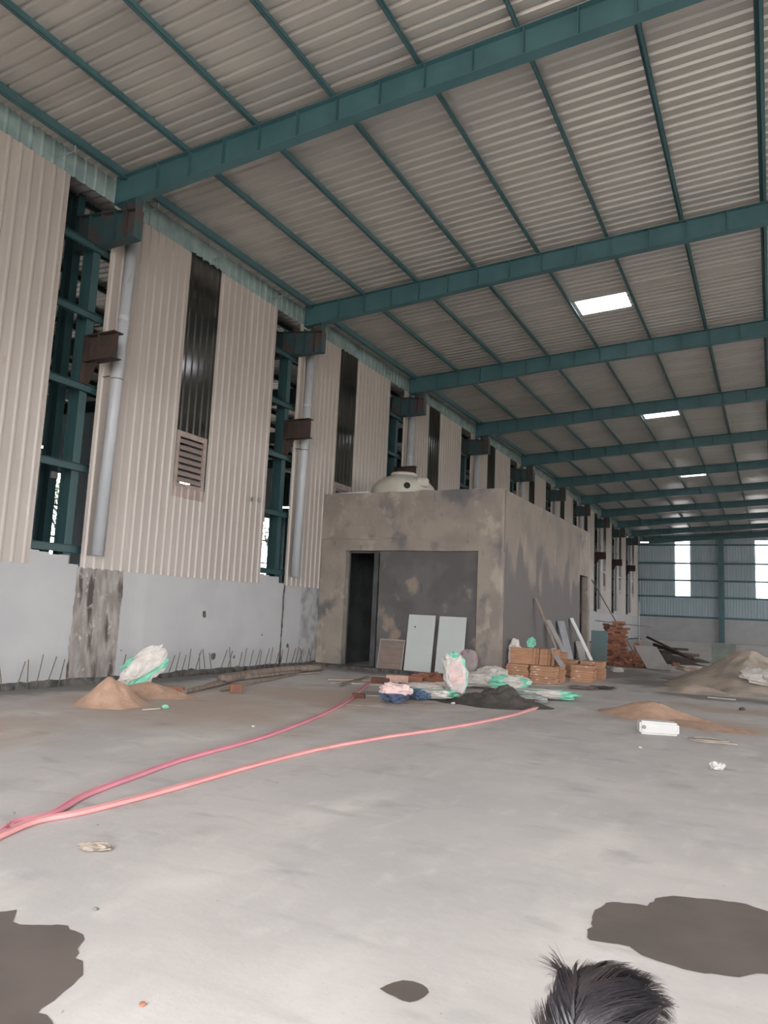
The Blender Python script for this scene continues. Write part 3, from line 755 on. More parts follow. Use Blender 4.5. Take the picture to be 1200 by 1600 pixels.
WG = [M['sack'], M['green'], M['pinkcloth'], M['orangepr']]
stripeA = lambda u, v, p: 1 if (.70 < u < .80 or .30 < u < .36 or v > .93) else 0
crumple('cement_sack', 'white and green sack with a pinkish print standing upright in front of the pale boards', 'sack', fl(710, 1086), (.46, .40, .74), (.08, -.16, .5), WG, 2, .13,
        group='woven sacks', split=lambda u, v, p: 1 if (.86 < u < .94 or v > .93) else (2 if .70 < u < .80 and .3 < v < .7 else 0), nu=44, nv=30)
crumple('cement_sack', 'slumped white and green sack beside the sand by the left wall', 'sack', fl(222, 1080)+Vector((0, 0, 0)), (.34, .78, .46), (.72, .05, -.85), WG, 5, .20,
        group='woven sacks', split=lambda u, v, p: 1 if (.12 < v < .34 or .62 < u < .72 or (v > .8 and u > .4)) else 0, nu=44, nv=30)
for (q, sz, rz, sd, lb, mt, sp) in [
    ((672, 1092), (.9, .5, .16), .3, 11, 'flattened white sack with green ends lying left of the upright sack', WG, lambda u, v, p: 1 if (u < .14 or u > .88 or .36 < u < .5) else 0),
    ((664, 1078), (.8, .35, .12), .2, 12, 'small white sack with an orange corner behind the flattened sacks', WG, lambda u, v, p: 3 if (u < .07 or u > .95) else 0),
    ((745, 1075), (.9, .7, .30), .5, 13, 'creased white sack with an orange corner behind the dark mortar heap', WG, lambda u, v, p: 3 if .55 < u < .60 else 0),
    ((768, 1068), (.7, .5, .34), -.4, 14, 'crumpled white sack against the cartons', WG, lambda u, v, p: 0),
    ((795, 1080), (.85, .6, .28), .1, 15, 'white sack with a green band right of the dark mortar heap', WG, lambda u, v, p: 1 if (.60 < u < .75 or .85 < u < .96) else (3 if .5 < u < .53 else 0)),
    ((812, 1096), (1.0, .7, .16), -.5, 16, 'cloudy clear plastic sheet crumpled over the mortar heap edge', [M['clear'], M['green']], lambda u, v, p: 1 if .52 < u < .64 else 0),
    ((850, 1093), (1.2, .5, .16), .35, 17, 'flat white and green sack trailing right beside the salmon hose end', WG, lambda u, v, p: 1 if (u < .12 or u > .8 or .5 < u < .66) else 0),
    ((700, 1078), (.6, .45, .14), 1.1, 18, 'white sack folded at the foot of the upright sack', WG, lambda u, v, p: 1 if .75 < u < .9 else 0),
]:
    crumple('empty_sack', lb, 'sack', fl(*q), sz, (0, 0, rz), mt, sd, .17, group='woven sacks', split=sp)
crumple('printed_sack', 'grey sack with a magenta floral print leaning on the room corner pillar', 'sack', ony(RY0-.2, 736, 1057)+Vector((0, -.25, 0)), (.46, .20, .66), (-.14, 0, 0), [M['floral']], 21, .06)
crumple('white_sack', 'pale empty sack lying on the big sand heap at the right edge', 'sack', fl(1194, 1086)+Vector((0, .2, .22)), (.95, .55, .26), (.3, .1, -.3), [M['sack']], 23, .2)
crumple('rag_bundle', 'navy and pinkish rag bundle on the floor left of the mortar heap', 'rag', fl(618, 1099), (.50, .42, .30), (0, 0, .3), [M['navy'], M['pinkcloth']], 25, .2,
        split=lambda u, v, p: 1 if (v > .45 and (u > .45)) else 0, part='cloth')
crumple('rag_bundle', 'blue crumpled rag beside the navy rag bundle', 'rag', fl(651, 1093), (.48, .32, .16), (0, 0, -.3), [M['blue'], M['sack']], 27, .24, split=lambda u, v, p: 1 if (v > .6 and u < .3) else 0, part='cloth')
crumple('paper_scrap', 'small crumpled white paper scrap near the right edge of the floor', 'paper', fl(1121, 1204), (.13, .10, .07), (0, 0, .5), [M['paper']], 29, .3, part='paper')
crumple('mortar_crumb', 'broken pale mortar crumb on the floor below the hoses', 'rubble', fl(148, 1328), (.17, .10, .03), (0, 0, .3), [M['paletimber']], 31, .3, part='crumb')
crumple('white_bag', 'white plastic bag behind the upper carton', 'bag', Vector((-6.20, 19.75, .3)), (.28, .25, .62), (0, 0, 0), [M['sack']], 33, .2)

# ---------------------------------------------------------------- heaps
def heap(name, label, c, rx, ry, h, m, seed, rz=0, n=56, rough=.12, power=1.3, cat='sand heap', group=None):
    bm = bmesh.new(); rows = 22; V = []
    cr, sr = math.cos(rz), math.sin(rz)
    for j in range(rows+1):
        f = j/rows; row = []
        for i in range(n):
            t = 2*math.pi*i/n; e = 1+.22*noise.noise((math.cos(t)*1.7+seed, math.sin(t)*1.7, seed))+.06*noise.noise((math.cos(t)*7+seed, math.sin(t)*7, seed))
            x = rx*f*e*math.cos(t); y = ry*f*e*math.sin(t)
            z = h*(1-f)**power if power >= 1 else h*(1-f**2)
            z = h*(math.cos(f*math.pi)*.5+.5)*.55+h*max(0, 1-f)*.45
            z *= 1+rough*2*noise.noise((x*2.2/max(rx, .3)+seed, y*2.2/max(ry, .3), 3))
            z += h*rough*.5*noise.noise((x*9/max(rx, .3), y*9/max(ry, .3), seed))*(1-f)
            if j == rows: z = -.004
            row.append(bm.verts.new((c[0]+x*cr-y*sr, c[1]+x*sr+y*cr, max(z, -.004))))
            if j == 0: break
        V.append(row)
    for i in range(n): bm.faces.new((V[0][0], V[1][i], V[1][(i+1) % n]))
    for j in range(1, rows):
        for i in range(n): bm.faces.new((V[j][i], V[j+1][i], V[j+1][(i+1) % n], V[j][(i+1) % n]))
    for f_ in bm.faces: f_.smooth = True
    me = bpy.data.meshes.new(name); bm.to_mesh(me); bm.free(); me.materials.append(m)
    return tag(link(name, me), label, cat, group)


heap('sand_heap', 'small orange sand heap on the left floor', fl(172, 1100)+Vector((0, 0, 0)), .62, .55, .42, M['sand'], 1)
heap('sand_heap', 'low orange sand heap at the foot of the slumped sack', fl(228, 1085), .95, .55, .22, M['sand'], 2, rz=.3)
heap('sand_heap', 'flat orange sand heap behind the white jerrycan', fl(1012, 1119)+Vector((0, .1, 0)), 1.0, .75, .26, M['sand'], 3, rz=-.3)
heap('sand_spread', 'thin spread of orange sand trailing right from the flat heap', fl(1090, 1133), 1.1, .5, .05, M['sand'], 6, rz=-.4)
heap('sand_heap', 'large grey-brown sand heap at the right edge', (-.55, 24.4), 2.4, 3.4, 1.0, M['greysand'], 4, n=90)
heap('sand_heap', 'low grey rubble-sand toe in front of the large heap', fl(1085, 1080), .95, 1.0, .18, M['greysand'], 9, n=60)
heap('mortar_heap', 'dark wet mortar heap among the sacks', fl(768, 1103)+Vector((0, .3, 0)), 1.02, .68, .30, M['mortar'], 5, rz=.1, rough=.55, cat='mortar heap')
heap('mortar_spill', 'thin dark mortar spill left of the mortar heap', fl(715, 1095), .8, .55, .02, M['mortar'], 8, rz=-.2, cat='mortar spill')
heap('rubble_heap', 'brown earthy clod heap behind the upright sack', fl(678, 1064), .42, .3, .20, M['brickold'], 12, rough=.4, cat='rubble heap')

# ---------------------------------------------------------------- wet patches
def puddle(label, pts, seed, jag=.05):
    P = [fl(*q) for q in pts]; r = random.Random(seed); out = []
    for i in range(len(P)):
        a, b = P[i], P[(i+1) % len(P)]; n = max(2, int((b-a).length/.045))
        for k in range(n):
            p = a.lerp(b, k/n); q = p*5
            out.append(p+Vector((noise.noise(q+Vector((seed, 0, 0))), noise.noise(q+Vector((0, seed, 4))), 0))*jag+Vector((noise.noise(p*22), noise.noise(p*22+Vector((3, 0, 0))), 0))*jag*.45)
    bm = bmesh.new(); vs = [bm.verts.new((p.x, p.y, .0025)) for p in out]; f = bm.faces.new(vs)
    bmesh.ops.triangulate(bm, faces=[f]); bmesh.ops.recalc_face_normals(bm, faces=bm.faces[:])
    if bm.faces[:][0].normal.z < 0: bmesh.ops.reverse_faces(bm, faces=bm.faces[:])
    me = bpy.data.meshes.new('puddle'); bm.to_mesh(me); bm.free(); me.materials.append(M['wet'])
    return tag(link('puddle', me), label, 'puddle', 'wet patches on the floor')


puddle('large wet patch on the floor at the lower right', [(922, 1442), (945, 1412), (1005, 1413), (1052, 1399), (1105, 1405), (1165, 1412), (1210, 1428), (1300, 1440), (1330, 1500), (1215, 1525), (1150, 1524), (1085, 1520), (1030, 1500), (985, 1480), (932, 1470)], 1, .05)
puddle('small wet spot on the floor at the bottom middle', [(594, 1545), (604, 1539), (616, 1535), (630, 1532), (646, 1534), (660, 1539), (668, 1545), (671, 1551), (663, 1558), (652, 1564), (641, 1567), (630, 1564), (618, 1558), (604, 1552)], 2, .008)
puddle('wet patch on the floor at the lower left corner', [(-30, 1428), (28, 1424), (22, 1440), (60, 1446), (115, 1446), (128, 1470), (118, 1500), (128, 1522), (108, 1548), (78, 1572), (72, 1640), (-60, 1660)], 3, .06)

# ---------------------------------------------------------------- hoses
def hose(label, pts, m, r=.021):
    t = thing('hose', label, 'hose', (0, 0, 0), group='pink hoses on the floor')
    P = smooth_pts([fl(*q, r) for q in pts], 8)
    for s in (-1, 1):
        Q = []
        for i, p in enumerate(P):
            d = (P[min(i+1, len(P)-1)]-P[max(i-1, 0)]).normalized(); sd = d.cross(Vector((0, 0, 1)))
            wob = Vector((0, 0, 0)) if not 0 < i < len(P)-1 else sd*.006*noise.noise(p*3)
            Q.append(p+sd*s*r*.93+wob)
        mb = MB(); mb.tube(Q, r, 10); mb.build('tube', m, t, smooth=True)


hose('pink twin hose running from the left edge to the bricks by the block room', [(-160, 1345), (-60, 1325), (0, 1303), (25, 1285), (80, 1272), (130, 1243), (210, 1213), (290, 1185), (400, 1155), (470, 1130), (520, 1108), (550, 1090), (572, 1070), (584, 1062)], M['pinkhose'])
hose('salmon twin hose running from the left edge to the mortar heap', [(-170, 1358), (-60, 1332), (0, 1305), (55, 1283), (130, 1268), (240, 1240), (400, 1195), (500, 1170), (600, 1152), (700, 1137), (780, 1122), (828, 1109), (843, 1104)], M['orangehose'])

# ---------------------------------------------------------------- timber by the left wall
def pole(name, label, pts, r0, r1, m, cat='pole', group=None, n=8):
    P = [fl(a, b, r0) for (a, b) in pts]; P = smooth_pts(P, 4); mb = MB(); N_ = len(P)
    P = [p+Vector((noise.noise(p*2), noise.noise(p*2+Vector((4, 0, 0))), 0))*.03 for p in P]
    rr = [r0+(r1-r0)*i/(N_-1)*1.0+.08*r0*noise.noise(p*3) for i, p in enumerate(P)]
    mb.tube(P, rr, n); return tag(mb.build(name, m, smooth=True), label, cat, group)


G_ = 'timber poles along the left wall'
pole('timber_log', 'thick grey log lying by the wall, ending at the block room', [(345, 1062), (400, 1052), (450, 1046), (502, 1043)], .10, .085, M['timber'], 'log', G_)
pole('timber_pole', 'long bent pole in front of the thick log', [(320, 1072), (360, 1062), (410, 1056), (470, 1049)], .05, .035, M['timber'], group=G_)
pole('timber_pole', 'thin pole lying nearest the sandy floor in front of the logs', [(345, 1078), (390, 1068), (430, 1060), (462, 1053)], .035, .025, M['timber'], group=G_)
pole('timber_pole', 'pole lying behind the slumped sack toward the thick log', [(286, 1082), (315, 1075), (350, 1067)], .045, .05, M['timber'], group=G_)
pole('timber_pole', 'short thin stick crossing the logs', [(440, 1051), (462, 1049), (492, 1047)], .03, .02, M['timber'], group=G_)
pole('timber_pole', 'thin dark stick at the right end of the logs', [(440, 1055), (470, 1053), (500, 1052)], .025, .02, M['timber'], group=G_)


def plank(label, q0, q1, w_, th, m, z=0.0, name='plank', cat='plank', group='planks on the floor'):
    a = fl(*q0); b = fl(*q1); d = b-a; L = d.length; mb = MB(); mb.box((0, -w_/2, 0), (L, w_/2, th))
    o = mb.build(name, m, None, (a.x, a.y, z), (0, 0, math.atan2(d.y, d.x)))
    bv = o.modifiers.new('b', 'BEVEL'); bv.width = .004; return tag(o, label, cat, group)


plank('pale plank lying closest to the block room doorstep', (512, 1062), (590, 1064), .14, .03, M['paletimber'])
plank('pale narrow plank in the middle of the loose planks', (515, 1067), (592, 1070), .10, .025, M['paletimber'])
plank('grey plank crossing the loose planks at an angle', (530, 1073), (575, 1060), .09, .025, M['timber'], z=.032)
plank('pale strip lying nearest the pink hose end', (555, 1070), (640, 1072), .06, .02, M['paletimber'])
plank('thin brown strip on the floor right of the rag bundles', (632, 1100), (680, 1101), .05, .012, M['timber'])
plank('pale strip among the flattened sacks', (640, 1080), (690, 1088), .06, .015, M['paletimber'])
plank('pale strip lying in front of the big sand heap', (1106, 1090), (1150, 1094), .10, .02, M['panelwhite'])
plank('pale strip on the toe of the big sand heap', (1088, 1077), (1110, 1079), .12, .03, M['paletimber'], z=.10)
plank('yellowish strip left of the big sand heap', (1034, 1076), (1058, 1073), .14, .02, M['paletimber'])
plank('grey flat offcut on the dark floor before the leaning slab', (1034, 1062), (1056, 1058), .35, .02, M['greysheet'])
plank('thin pale strip on the floor under the carton stacks', (795, 1070), (880, 1072), .05, .015, M['paletimber'])
plank('rusty edged strip beside the hose and planks', (536, 1101), (600, 1104), .05, .008, M['paletimber'])
o = plank('curved bark-like strip on the wet dark floor', (900, 1076), (935, 1078), .25, .012, M['timber'])
# flat tile lying by the rag bundle
mb = MB(); mb.box((-.45, -.35, 0), (.45, .35, .018)); tag(mb.build('grey_board', M['greysheet'], None, fl(596, 1085), (0, 0, .5)), 'thin grey board lying flat left of the rag bundles', 'board')
mb = MB(); mb.box((-.3, -.1, 0), (.3, .1, .06)); tag(mb.build('dark_offcut', M['ply'], None, fl(640, 1075), (0, 0, .4)), 'dark wooden offcut behind the blue rag', 'offcut')

# ---------------------------------------------------------------- loose bricks near the room
bk = bmesh.new(); bmesh.ops.create_cube(bk, size=1)
for v in bk.verts: v.co = Vector((v.co.x*.23, v.co.y*.11, v.co.z*.075))
bmesh.ops.bevel(bk, geom=bk.edges[:], offset=.005, segments=1, affect='EDGES')
brick_me = bpy.data.meshes.new('brick'); bk.to_mesh(brick_me); bk.free(); brick_me.materials.append(M['brick'])
brick_old = brick_me.copy(); brick_old.materials.clear(); brick_old.materials.append(M['brickold'])


def loose(px, py, rz, label, sc=(1, 1, 1), me=brick_me, tilt=0):
    p = fl(px, py); o = link('brick', me, None, (p.x, p.y, .0375*sc[2]+.115*sc[0]*abs(math.sin(tilt))), (0, tilt, rz)); o.scale = sc
    return tag(o, label, 'brick', 'loose bricks')


loose(275, 1080, .5, 'pale pinkish brick lying right of the low sand heap', (1.3, 1.2, 1.1))
loose(368, 1083, .8, 'broken reddish brick standing alone before the logs', (1.0, 1.5, 2.3), brick_old)
loose(560, 1091, .3, 'half brick beside the bend of the pink hose', (1.1, 1.1, 1.2), brick_old)
for i in range(3): loose([657, 645, 668][i], [1063, 1065, 1060][i], .45, ['orange brick at the right end of the row before the room', 'orange brick in the middle of the row before the room', 'orange brick tucked behind the row before the room'][i], (2.0, 1.4, 1.9))
loose(594, 1068, .45, 'dark brown brick at the left end of the row before the room', (1.9, 1.6, 1.8), brick_old)


def blk(px, py, size, rz, m, name, label, cat, z=0):
    p = fl(px, py); mb = MB(); mb.box((-size[0]/2, -size[1]/2, 0), (size[0]/2, size[1]/2, size[2])); o = mb.build(name, m, None, (p.x, p.y, z), (0, 0, rz))
    bv = o.modifiers.new('b', 'BEVEL'); bv.width = .012; bv.segments = 2; return tag(o, label, cat)


M['pinkblock'] = mat('pink_block', (.50, .33, .27), (.42, .27, .22), rough=.9, scale=8)
blk(620, 1069, (.52, .22, .21), .45, M['pinkblock'], 'concrete_block', 'pinkish block between the dark and orange bricks', 'block')
blk(616, 1082, (.40, .3, .10), .45, M['greysheet'], 'concrete_block', 'low grey block in front of the pinkish block', 'block')
blk(829, 1103, (.16, .14, .12), .3, M['brickold'], 'brick_half', 'dark half brick at the end of the salmon hose', 'brick')

# ---------------------------------------------------------------- cartons
def bevelled(size, w_=.006):
    bm = bmesh.new(); bmesh.ops.create_cube(bm, size=1)
    for v in bm.verts: v.co = Vector((v.co.x*size[0], v.co.y*size[1], v.co.z*size[2]))
    bmesh.ops.bevel(bm, geom=bm.edges[:], offset=w_, segments=2, affect='EDGES')
    me = bpy.data.meshes.new('carton'); bm.to_mesh(me); bm.free(); me.materials.append(M['carton']); return me


cflat = bevelled((.60, .58, .062)); cbig = bevelled((.60, .075, .42)); lab = MB(); lab.box((-.035, -.003, -.012), (.035, 0, .012)); labm = lab.mesh('label', M['paper'])
strap = MB(); strap.box((-.006, -.002, -.032), (.006, 0, .032)); strapm = strap.mesh('strap', M['paletimber'])
rnd = random.Random(11)
ROW = ['bottom', 'second', 'third', 'fourth', 'fifth', 'sixth', 'seventh', 'top']


def carton_stack(x, y, n, rz, lb):
    z = 0
    for k in range(n):
        dx, dy = rnd.uniform(-.02, .02), rnd.uniform(-.02, .02)
        root = thing('tile_carton', 'flat brown tile carton, %s layer of the %s' % ('top' if k == n-1 else ROW[k], lb), 'carton', (x+dx, y+dy, z+.0315), rz+rnd.uniform(-.03, .03), group='flat tile cartons')
        link('carton', cflat, root)
        if rnd.random() < .6: link('label', labm, root, (rnd.uniform(-.22, .22), -.291, 0))
        link('strap', strapm, root, (-.12, -.291, 0)); z += .0645
    return z


t1 = carton_stack(-5.98, 19.62, 7, .0, 'left stack by the room corner')
t2 = carton_stack(-5.34, 19.58, 7, .0, 'stack right of the room-corner stack')
t3 = carton_stack(-5.30, 20.25, 7, .0, 'stack behind the room-corner pair')
carton_stack(-5.95, 20.25, 7, 0, 'hidden stack against the room side wall')
t4 = carton_stack(-4.65, 21.10, 7, .05, 'front stack of the farther carton group')
t5 = carton_stack(-4.62, 22.2, 8, .0, 'right rear stack of the farther carton group')
carton_stack(-5.3, 21.9, 8, .0, 'left rear stack of the farther carton group')
# upright cartons on top
for k in range(8):
    root = thing('tile_carton', ['upright brown carton facing the camera on the near stacks'][0] if k == 0 else 'upright brown carton edge, %s in the row on the near stacks' % ROW[min(k-1, 6)].replace('bottom', 'first'), 'carton',
                 ((-5.92, 19.50, t1+.215) if k == 0 else (-5.62+.082*k-.04, 19.80, t1+.215)), (0 if k == 0 else math.pi/2+rnd.uniform(-.04, .04)), group='upright tile cartons')
    if k: root.rotation_euler = (0.06, 0, math.pi/2+rnd.uniform(-.05, .05)); root.location.z += .0
    link('carton', cbig, root)
mb = MB(); pts = []
for i in range(9):
    for j in range(7):
        u = i/8; v = j/6
        pts.append(Vector((-5.02+.45*u*.9-.10*v, 19.42+.12*v, t1+.50-.52*u**1.4-.02*v+.02*noise.noise((u*5, v*5, 0)))))
pts = []
for i in range(9):
    for j in range(7):
        u = i/8; v = j/6
        x = -5.12+.10*u+.16*v*0+.18*(u**2); z = t1+.46-.46*u
        pts.append(Vector((x+.012*noise.noise((u*5, v*5, 0)), 19.40+.50*v, z+.01*noise.noise((u*6, v*4, 2)))))
for i in range(8):
    for j in range(6):
        a = i*7+j; mb.poly([pts[a], pts[a+7], pts[a+8], pts[a+1]])
o = mb.build('grey_sheet', M['greysheet']); sm_ = o.modifiers.new('s', 'SOLIDIFY'); sm_.thickness = .008
tag(o, 'grey paper sheet draped over the right end of the upright cartons', 'sheet')
crumple('green_scrap', 'green plastic scrap on top of the upright cartons', 'scrap', Vector((-5.7, 19.62, t1+.425)), (.17, .12, .20), (0, .3, 0), [M['green']], 41, .34, part='plastic')
mb = MB(); mb.box((-.15, -.15, 0), (.15, .15, .20)); tag(mb.build('small_carton', M['carton'], None, (-5.45, 21.95, t5), (0, 0, .2)), 'small brown carton on the farther stacks', 'carton')

# planks and sheets leaning against the room's side wall
def side_lean(name, label, yb_, xo, w_, h, th, m, lean_y=0, cat='plank', hang=0):
    """piece leaning on the side wall x = RX1: foot at RX1+xo, may tilt along y"""
    t = thing(name, label, cat, (RX1+xo, yb_, 0), group='pieces leaning on the room side')
    top = Vector((-xo+.03, lean_y, h)); a = Vector((0, 0, 0)); d = Vector((.25, 1, 0)).normalized()*w_
    q = Vector((th, 0, 0))
    mb = MB(); mb.hexa([a, a+q, a+q+d, a+d, a+top, a+top+q, a+top+q+d, a+top+d]); mb.build('board', m, t); return t


side_lean('leaning_plank', 'tall narrow grey-brown plank leaning on the block room side', 22.4, .9, .12, 2.25, .03, M['timber'], -.5)
side_lean('leaning_plank', 'pale grey metal strip leaning left of the broad grey strip', 23.6, .8, .28, 1.62, .03, M['greysheet'], -.45)
side_lean('leaning_plank', 'broad blue-grey strip leaning on the block room side', 24.6, .45, .45, 1.6, .03, mat('bluegrey_sheet', (.19, .20, .225), rough=.5), 0)
side_lean('leaning_plank', 'bright white strip leaning by the far doorway of the room', 26.9, .75, .22, 1.72, .03, M['whiteplastic'], -.6)
side_lean('leaning_plank', 'short dark grey board standing right of the white strip', 27.2, .25, .5, .9, .03, M['greysheet'], 0)
# teal sheet past the doorway
leaner('teal_sheet', 'teal metal sheet standing beside the far brick stack', 'sheet', (-6.35, 30.0, 0), (-5.72, 30.0, 0), 1.28, .02, M['tarp'], .12)

# ---------------------------------------------------------------- far brick stack and rubble
bs = thing('brick_stack', 'tall ragged stack of red bricks past the block room', 'brick stack', (-5.35, 30.3, 0))
rnd = random.Random(21)
for c in range(21):
    z = .04+c*.08
    if z > 1.66: break
    half = .40 if z < 1.2 else .40-(z-1.2)*.45
    for r_ in range(3):
        x = -half
        while x < half-.1:
            if r_ == 1 and 0 < c < 14 and x > -half+.1 and x < half-.3: x += .235; continue
            o = link('brick', brick_me if rnd.random() < .62 else brick_old, bs, (x+.115+(.06 if c % 2 else 0)-.03, -.13+r_*.125+rnd.uniform(-.012, .012), z), (0, 0, rnd.uniform(-.06, .06))); x += .235
for k in range(7):       # bricks sticking out at the top left
    link('brick', brick_old, bs, (-.38-.10*rnd.random(), .0+rnd.uniform(-.1, .1), 1.28+.07*k*.6), (rnd.uniform(-.2, .2), rnd.uniform(-.2, .2), rnd.uniform(-.5, .5)))
rp = thing('brick_rubble', 'tumbled heap of broken red bricks right of the tall stack', 'brick rubble', (-4.75, 29.7, 0))
rb_me = heap('earth', 'x', (0, 0), .95, .7, .52, M['brickold'], 31, rough=.35)
for k_ in ('label', 'category'): del rb_me[k_]
rb_me.name = 'rubble_core'; rb_me.parent = rp
for k in range(120):
    a = rnd.uniform(0, 2*math.pi); f = math.sqrt(rnd.random()); x = .85*f*math.cos(a); y = .62*f*math.sin(a)
    z = .05+.62*(1-f)*rnd.uniform(.6, 1)
    link('brick', brick_me if rnd.random() < .45 else brick_old, rp, (x, y, z), (rnd.uniform(-.6, .6), rnd.uniform(-.6, .6), rnd.uniform(0, 3)))
for k in range(8): link('brick', brick_me, rp, (.18+(k % 2)*.13, -.1, .62+.08*(k//2)), (0, 0, 1.5+rnd.uniform(-.1, .1)))
t = thing('leaning_slab', 'pale grey slab tilted against the broken bricks', 'slab', (-4.1, 28.9, 0)); mb = MB()
tp = Vector((-.52, .30, .80)); th_ = Vector((.03, -.05, .02))
mb.hexa([(0, 0, 0), (.80, -.05, 0), Vector((.80, -.05, 0))+th_, th_, tp, Vector((.80, -.05, 0))+tp, Vector((.80, -.05, 0))+tp+th_, tp+th_]); mb.build('board', M['greysheet'], t)
loose(1056, 1041, .4, 'dark brick lying right of the tilted slab', (1.3, 1.5, 2.0), brick_old)
# scaffold poles and dark timber behind
def rod(name, label, a, b, r, m, cat='pole', group='poles behind the bricks'):
    mb = MB(); mb.tube([a, (Vector(a)+Vector(b))/2, b], r, 8); return tag(mb.build(name, m, smooth=True), label, cat, group)


rod('scaffold_pole', 'long thin pole slanting from the room top edge down to the bricks', (RX1+.03, 29.9, 3.25), (-4.6, 30.95, .02), .022, M['steelrod'])
rod('scaffold_pole', 'thin rod lying level across the top of the brick stack', (-6.3, 30.6, 1.66), (-4.3, 31.6, 1.5), .014, M['steelrod'])
for k, (a, b, r) in enumerate([(((-4.9), 33.5, .55), (-2.9, 35.5, .35), .06), ((-5.4, 34.2, .62), (-3.2, 34.4, .62), .05), ((-5.2, 33.8, .45), (-3.3, 34.8, .22), .06), ((-4.9, 34.6, 1.05), (-3.0, 33.4, .30), .05), ((-4.6, 34.4, .75), (-2.9, 33.6, .28), .07)]):
    rod('dark_timber', ['dark timber lying lowest in the pile behind the slab', 'dark level timber at the back of the pile behind the bricks', 'dark timber sloping right behind the slab', 'slender dark timber sticking up from the pile behind the slab', 'thick dark timber below the slender one'][k], a, b, r, M['rust'], 'timber', 'dark timbers behind the bricks')
heap('debris_heap', 'dark debris heap under the timbers behind the slab', (-4.2, 34.2), 1.7, .9, .38, M['mortar'], 33, rough=.4, cat='debris heap')
heap('debris_heap', 'low dark debris behind the tilted slab', (-3.3, 37.5), 1.0, .9, .12, M['mortar'], 34, rough=.4, cat='debris heap')
leaner('concrete_slab', 'green-grey slab standing behind the large sand heap', 'slab', (-2.2, 33, 0), (-1.32, 33, 0), 1.0, .12, M['slab'], .1)
rod('vertical_post', 'slim grey post standing before the far white wall', (-9.1, 60, 0), (-9.1, 60, 3.2), .06, M['pvc'], 'post', 'posts')
crumple('paper_scrap', 'white scrap on the dark floor before the brick rubble', 'paper', fl(965, 1051), (.3, .2, .12), (0, 0, .4), [M['paper']], 43, .3, part='paper')
crumple('dark_rag', 'dark rag on the floor right of the far cartons', 'rag', fl(940, 1077), (.5, .35, .05), (0, 0, .2), [M['mortar']], 44, .3, part='cloth')
crumple('pale_rag', 'pale sack scrap at the left edge of the large sand heap', 'sack', fl(1078, 1052)+Vector((0, 0, .05)), (.9, .4, .16), (0, 0, .9), [M['paletimber']], 45, .25, part='cloth')
crumple('brown_scrap', 'flat brown scrap before the far cartons', 'scrap', fl(912, 1077), (.6, .35, .05), (0, 0, .3), [M['timber']], 46, .3, part='cloth')

# ---------------------------------------------------------------- white jerrycan lying on its side
t = thing('jerrycan', 'white plastic can lying on its side before the orange sand', 'can', fl(1026, 1148)+Vector((0, .12, 0)), .32)
bm = bmesh.new(); bmesh.ops.create_cube(bm, size=1)
for v in bm.verts: v.co = Vector((v.co.x*.58, v.co.y*.30, v.co.z*.20+.10))
for v in bm.verts:
    if v.co.x > .2 and v.co.z > .1: v.co.z -= .015
bmesh.ops.bevel(bm, geom=bm.edges[:], offset=.03, segments=3, affect='EDGES')
me = bpy.data.meshes.new('can_body'); bm.to_mesh(me); bm.free(); me.materials.append(M['whiteplastic']); link('can_body', me, t)
mb = MB(); mb.lathe([(.028, 0), (.028, .03), (.02, .035)], n=14); mb.build('cap', M['greysheet'], t, loc=(-.23, -.15, .11), rot=(math.pi/2, 0, 0))
# coil of strap with a pale stick
mb = MB(); c = fl(1108, 1159); pts = []
for k in range(60):
    a = k/60*4.2*math.pi; r_ = .26+.03*math.sin(a*.5); pts.append((c.x+r_*math.cos(a), c.y+.8*r_*math.sin(a), .01+.0006*k))
mb.tube(pts, .008, 6); tag(mb.build('strap_coil', M['paletimber'], smooth=True), 'loose coil of brown strap on the floor beyond the white can', 'strap')
plank('pale short stick beside the strap coil', (1118, 1161), (1152, 1164), .05, .02, M['paletimber'])
# small bits
for k, (q, s, lb, m) in enumerate([((148, 1422), .03, 'small dark pebble on the lower left floor', 'slab'), ((433, 1224), .03, 'small dark stone between the hoses', 'slab'), ((366, 1206), .03, 'small stone touching the salmon hose', 'slab'),
                                    ((1000, 1169), .05, 'small white chip in front of the white can', 'paper'), ((224, 1571), .03, 'reddish pebble at the bottom of the floor', 'brick'), ((708, 1100), .07, 'white chip on the mortar spill', 'paper'),
                                    ((20, 1272), .03, 'dark pebble beside the hose bundle at the left edge', 'slab'), ((152, 1290), .02, 'tiny dark pebble above the mortar crumb', 'slab'), ((1160, 1110), .12, 'dark clod on the orange sand at the right', 'mortar'), ((396, 1136), .05, 'white chip on the sandy floor', 'paper')]):
    bm = bmesh.new(); bmesh.ops.create_icosphere(bm, subdivisions=2, radius=s/2)
    for v in bm.verts: v.co *= 1+.5*noise.noise(v.co*40+Vector((k, 0, 0))); v.co.z = v.co.z*.6+s*.24
    me = bpy.data.meshes.new('pebble'); bm.to_mesh(me); bm.free(); me.materials.append(M[m]); tag(link('pebble', me, None, fl(*q)), lb, 'pebble', 'small bits on the floor')
mb = MB(); a = fl(222, 1110); b = fl(250, 1108); mb.tube(smooth_pts([a+Vector((0, 0, .01)), (a+b)/2+Vector((.03, .05, .012)), b+Vector((0, 0, .01))], 5), .008, 6)
t = mb.build('white_string', M['sack'], smooth=True); tag(t, 'white string with a green end beside the small sand heap', 'string')
crumple('green_scrap', 'tiny green plastic scrap right of the small sand heap', 'scrap', fl(258, 1108), (.09, .05, .05), (0, 0, 0), [M['green']], 51, .2, part='plastic')
